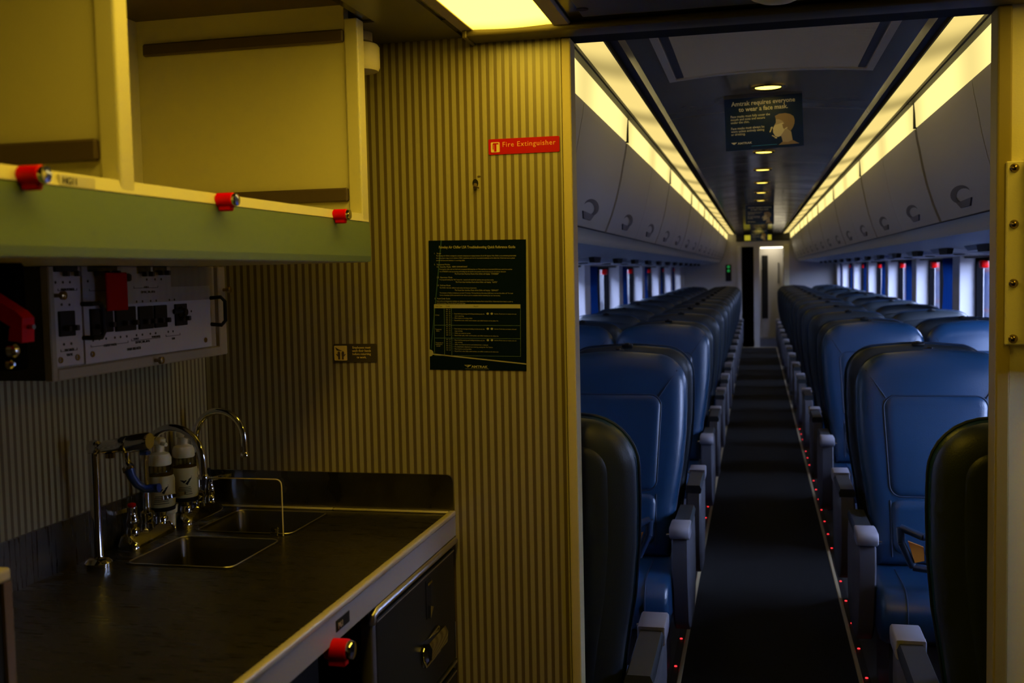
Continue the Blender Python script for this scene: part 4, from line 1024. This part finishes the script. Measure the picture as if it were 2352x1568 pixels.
def b_side(s):
    def f(bm):
        pr = [(.02, .24), (.10, .20), (.28, .20), (.34, .25), (.395, .42), (.405, .49), (.40, .566), (.0, .569), (-.03, .49), (-.03, .32)]
        pillow(bm, pr, [(.008, -.030), (0, -.024), (0, .024), (.008, .030)], lambda u, v, d: (s*.262+d, u, v))
    return f
def b_button(s):
    def f(bm): cyl(bm, (s*.227, .40, .583), (s*.215, .40, .583), .006, .005, 10)
    return f
def b_centre(s):
    def f(bm): loops(bm, [[(-s*.249+w, y, q+.585) for w, q in ((-.020, 0), (.020, 0), (.022, .02), (.014, .032), (-.014, .032), (-.022, .02))] for y in (.05, .06, .39, .40)])
    return f
def b_tray(s):
    def f(bm):
        y0 = .47
        def bar(P, th=.030):
            for a, b in zip(P, P[1:]):
                tube(bm, [(s*a[0], y0+a[2], a[1]), (s*b[0], y0+b[2], b[1])], .013, 8)
        bar([(.165, .640, .0), (.10, .618, .03), (-.06, .612, .03)]); bar([(.165, .640, .0), (.162, .590, .0), (.125, .510, .0), (.05, .505, .02), (-.06, .505, .03)])
        tube(bm, [(s*.02, .30, .41), (s*.02, y0, .505)], .012, 8)
    return f
def b_traylab(s):
    def f(bm): prism(bm, [(s*x, .472, q) for x, q in ((.143, .598), (.095, .580), (.093, .535), (.122, .528))], (0, .012, 0))
    return f
def make_seat(s, toward):
    """seat faces local +y; s = side of the aisle armrest (0 for a window seat)"""
    t = thing('coach_seat', 'x', 'seat', (0, 0, 0), 'coach seats')
    L = lambda n, key, f, m, par=t, **k: link(n, cached((n,)+key, f, m, **k), par)
    b = L('backrest', (), b_back, M_leather)
    L('inset_panel', (), b_inset, M_inset, b); L('lumbar_panel', (), b_lumbar, M_leather, b); L('piping', (), b_piping, M_seam, b)
    sh = L('back_shell', (), b_shell, M_shell); L('rear_panel', (), b_shellpanel, M_shell, sh)
    L('tray_latch', (), b_clip, M_black, sh)
    c = L('seat_cushion', (), b_cushion, M_leather); L('cushion_seam', (1,), b_cushseam(1), M_seam, c); L('cushion_seam', (-1,), b_cushseam(-1), M_seam, c)
    L('seat_base', (), b_base, M_dk, angle=20)
    if s:
        a = L('armrest', (s,), b_pad(s), M_pad); L('armrest_cap', (s,), b_cap(s), M_grey, a); L('recline_button', (s,), b_button(s), M_chrome, a)
        L('side_panel', (s,), b_side(s), M_greyd); L('centre_armrest', (s,), b_centre(s), M_pad)
        if toward:
            f = L('folding_cup_tray', (s,), b_tray(s), mat('tray navy', (.012, .03, .07), .35)); L('tray_label', (s,), b_traylab(s), M_orange, f)
    return t
protos = {}
ROWS = [(2.325, 0), (4.09, 1), (4.46, 0), (6.14, 1), (6.60, 0)] + [(7.72 + 1.1*k, 0) for k in range(11)]
n_to = n_aw = 0
for i, (y, toward) in enumerate(ROWS):
    if toward: n_to += 1
    else: n_aw += 1
    for sd in (1, -1):
        for col in ('aisle', 'window'):
            if i == 0 and col == 'window': continue
            rot = PI if toward else 0
            s = 0 if col == 'window' else (-sd if not toward else sd)
            key = (s, toward if s else 0)
            if key not in protos: protos[key] = o = make_seat(*key)
            else: o = copy_tree(protos[key])
            o.location = (XC + sd*(.575 if col == 'aisle' else 1.118), y, 0)
            o.rotation_euler = (0, 0, rot); o.scale = (1.0 if toward else 1.012, 1, 1)
            if toward:
                lab = f'blue leather {col} seat facing the camera, {SIDE[sd]} of the aisle, ' + ('nearer row' if n_to == 1 else 'farther row')
            elif i == 0: lab = f'dark-backed seat just beyond the doorway, {SIDE[sd]} of the aisle, facing away'
            else: lab = f'{col} seat seen from behind, {SIDE[sd]} of the aisle, {ORD[n_aw-1]} row facing away'
            o['label'] = lab

# ================================================================== OUTSIDE
bm = BM(); box(bm, -60, 60, -30, 90, -1.3, -1.2); struct('ground', bm, M_gravel)
t = thing('rail_car', 'blue and white rail car parked on the next track outside the right windows', 'rail car', (4.6, 14, -1.2))
bm = BM(); box(bm, 3.6, 5.6, 4, 60, -.7, 1.36); obj('lower_body', bm, M_cartop, t)
bm = BM(); box(bm, 3.59, 5.6, 4, 60, 1.36, 1.40); box(bm, 3.59, 5.6, 4, 60, .72, .76); obj('red_band', bm, M_carred, t)
bm = BM(); box(bm, 3.6, 5.6, 4, 60, 1.40, 1.62); obj('roof_band', bm, M_carwhite, t)
for k in range(10):
    bm = BM(); cyl(bm, (3.7, 6+k*5.4, -.8), (3.85, 6+k*5.4, -.8), .4, .4, 20); obj('wheel', bm, M_dk, t)
t = thing('brick_building', 'orange brick building beyond the parked rail car on the right', 'building', (22, 40, -1.2))
bm = BM(); box(bm, 18, 30, 12, 110, -1.2, 3.2); obj('wall', bm, M_brick, t)
bm = BM(); box(bm, 17.6, 30, 12, 110, 3.2, 3.5); obj('roof', bm, M_roofpink, t)
for k in range(16):
    bm = BM(); box(bm, 17.97, 18.1, 15+k*5.5, 17+k*5.5, .6, 2.2); obj('window', bm, M_dkbox, t)
t = thing('passenger_car', 'silver grey passenger car standing close outside the nearest left windows', 'rail car', (-4.2, 4, -1.2))
bm = BM(); box(bm, -5.8, -3.0, -10, 13, -.7, 2.75, .1, 3); obj('body', bm, mat('silver reflector car', (.13, .135, .15), .7, spec=.2), t)  # unseen car body added to block sky and bounce pale daylight inside
for k in range(8):
    bm = BM(); box(bm, -3.0, -2.985, -9+k*2.7, -7.4+k*2.7, 1.65, 2.2); obj('window', bm, M_black, t)
for k in range(5):
    bm = BM(); box(bm, -3.0, -2.98, -10, 13, .1+.16*k, .14+.16*k); obj('flute', bm, M_grey, t)
for k in range(4):
    bm = BM(); cyl(bm, (-3.2, -8+k*6, -.8), (-3.05, -8+k*6, -.8), .4, .4, 20); obj('wheel', bm, M_dk, t)
t = thing('passenger_car', 'dark passenger car standing outside the farther left windows', 'rail car', (-4.2, 30, -1.2))
bm = BM(); box(bm, -5.8, -3.0, 13.6, 60, -.7, 2.75, .1, 3); obj('body', bm, mat('dark rail car', (.012, .014, .020), .9, spec=0), t)
bm = BM(); box(bm, -3.0, -2.985, 14, 60, .9, 1.6); obj('window_band', bm, M_black, t)
bm = BM(); box(bm, -3.0, -2.985, 14, 60, .5, .56); obj('stripe', bm, M_carred, t)
for k in range(10):
    bm = BM(); cyl(bm, (-3.2, 15.5+k*4.6, -.8), (-3.05, 15.5+k*4.6, -.8), .4, .4, 20); obj('wheel', bm, M_dk, t)
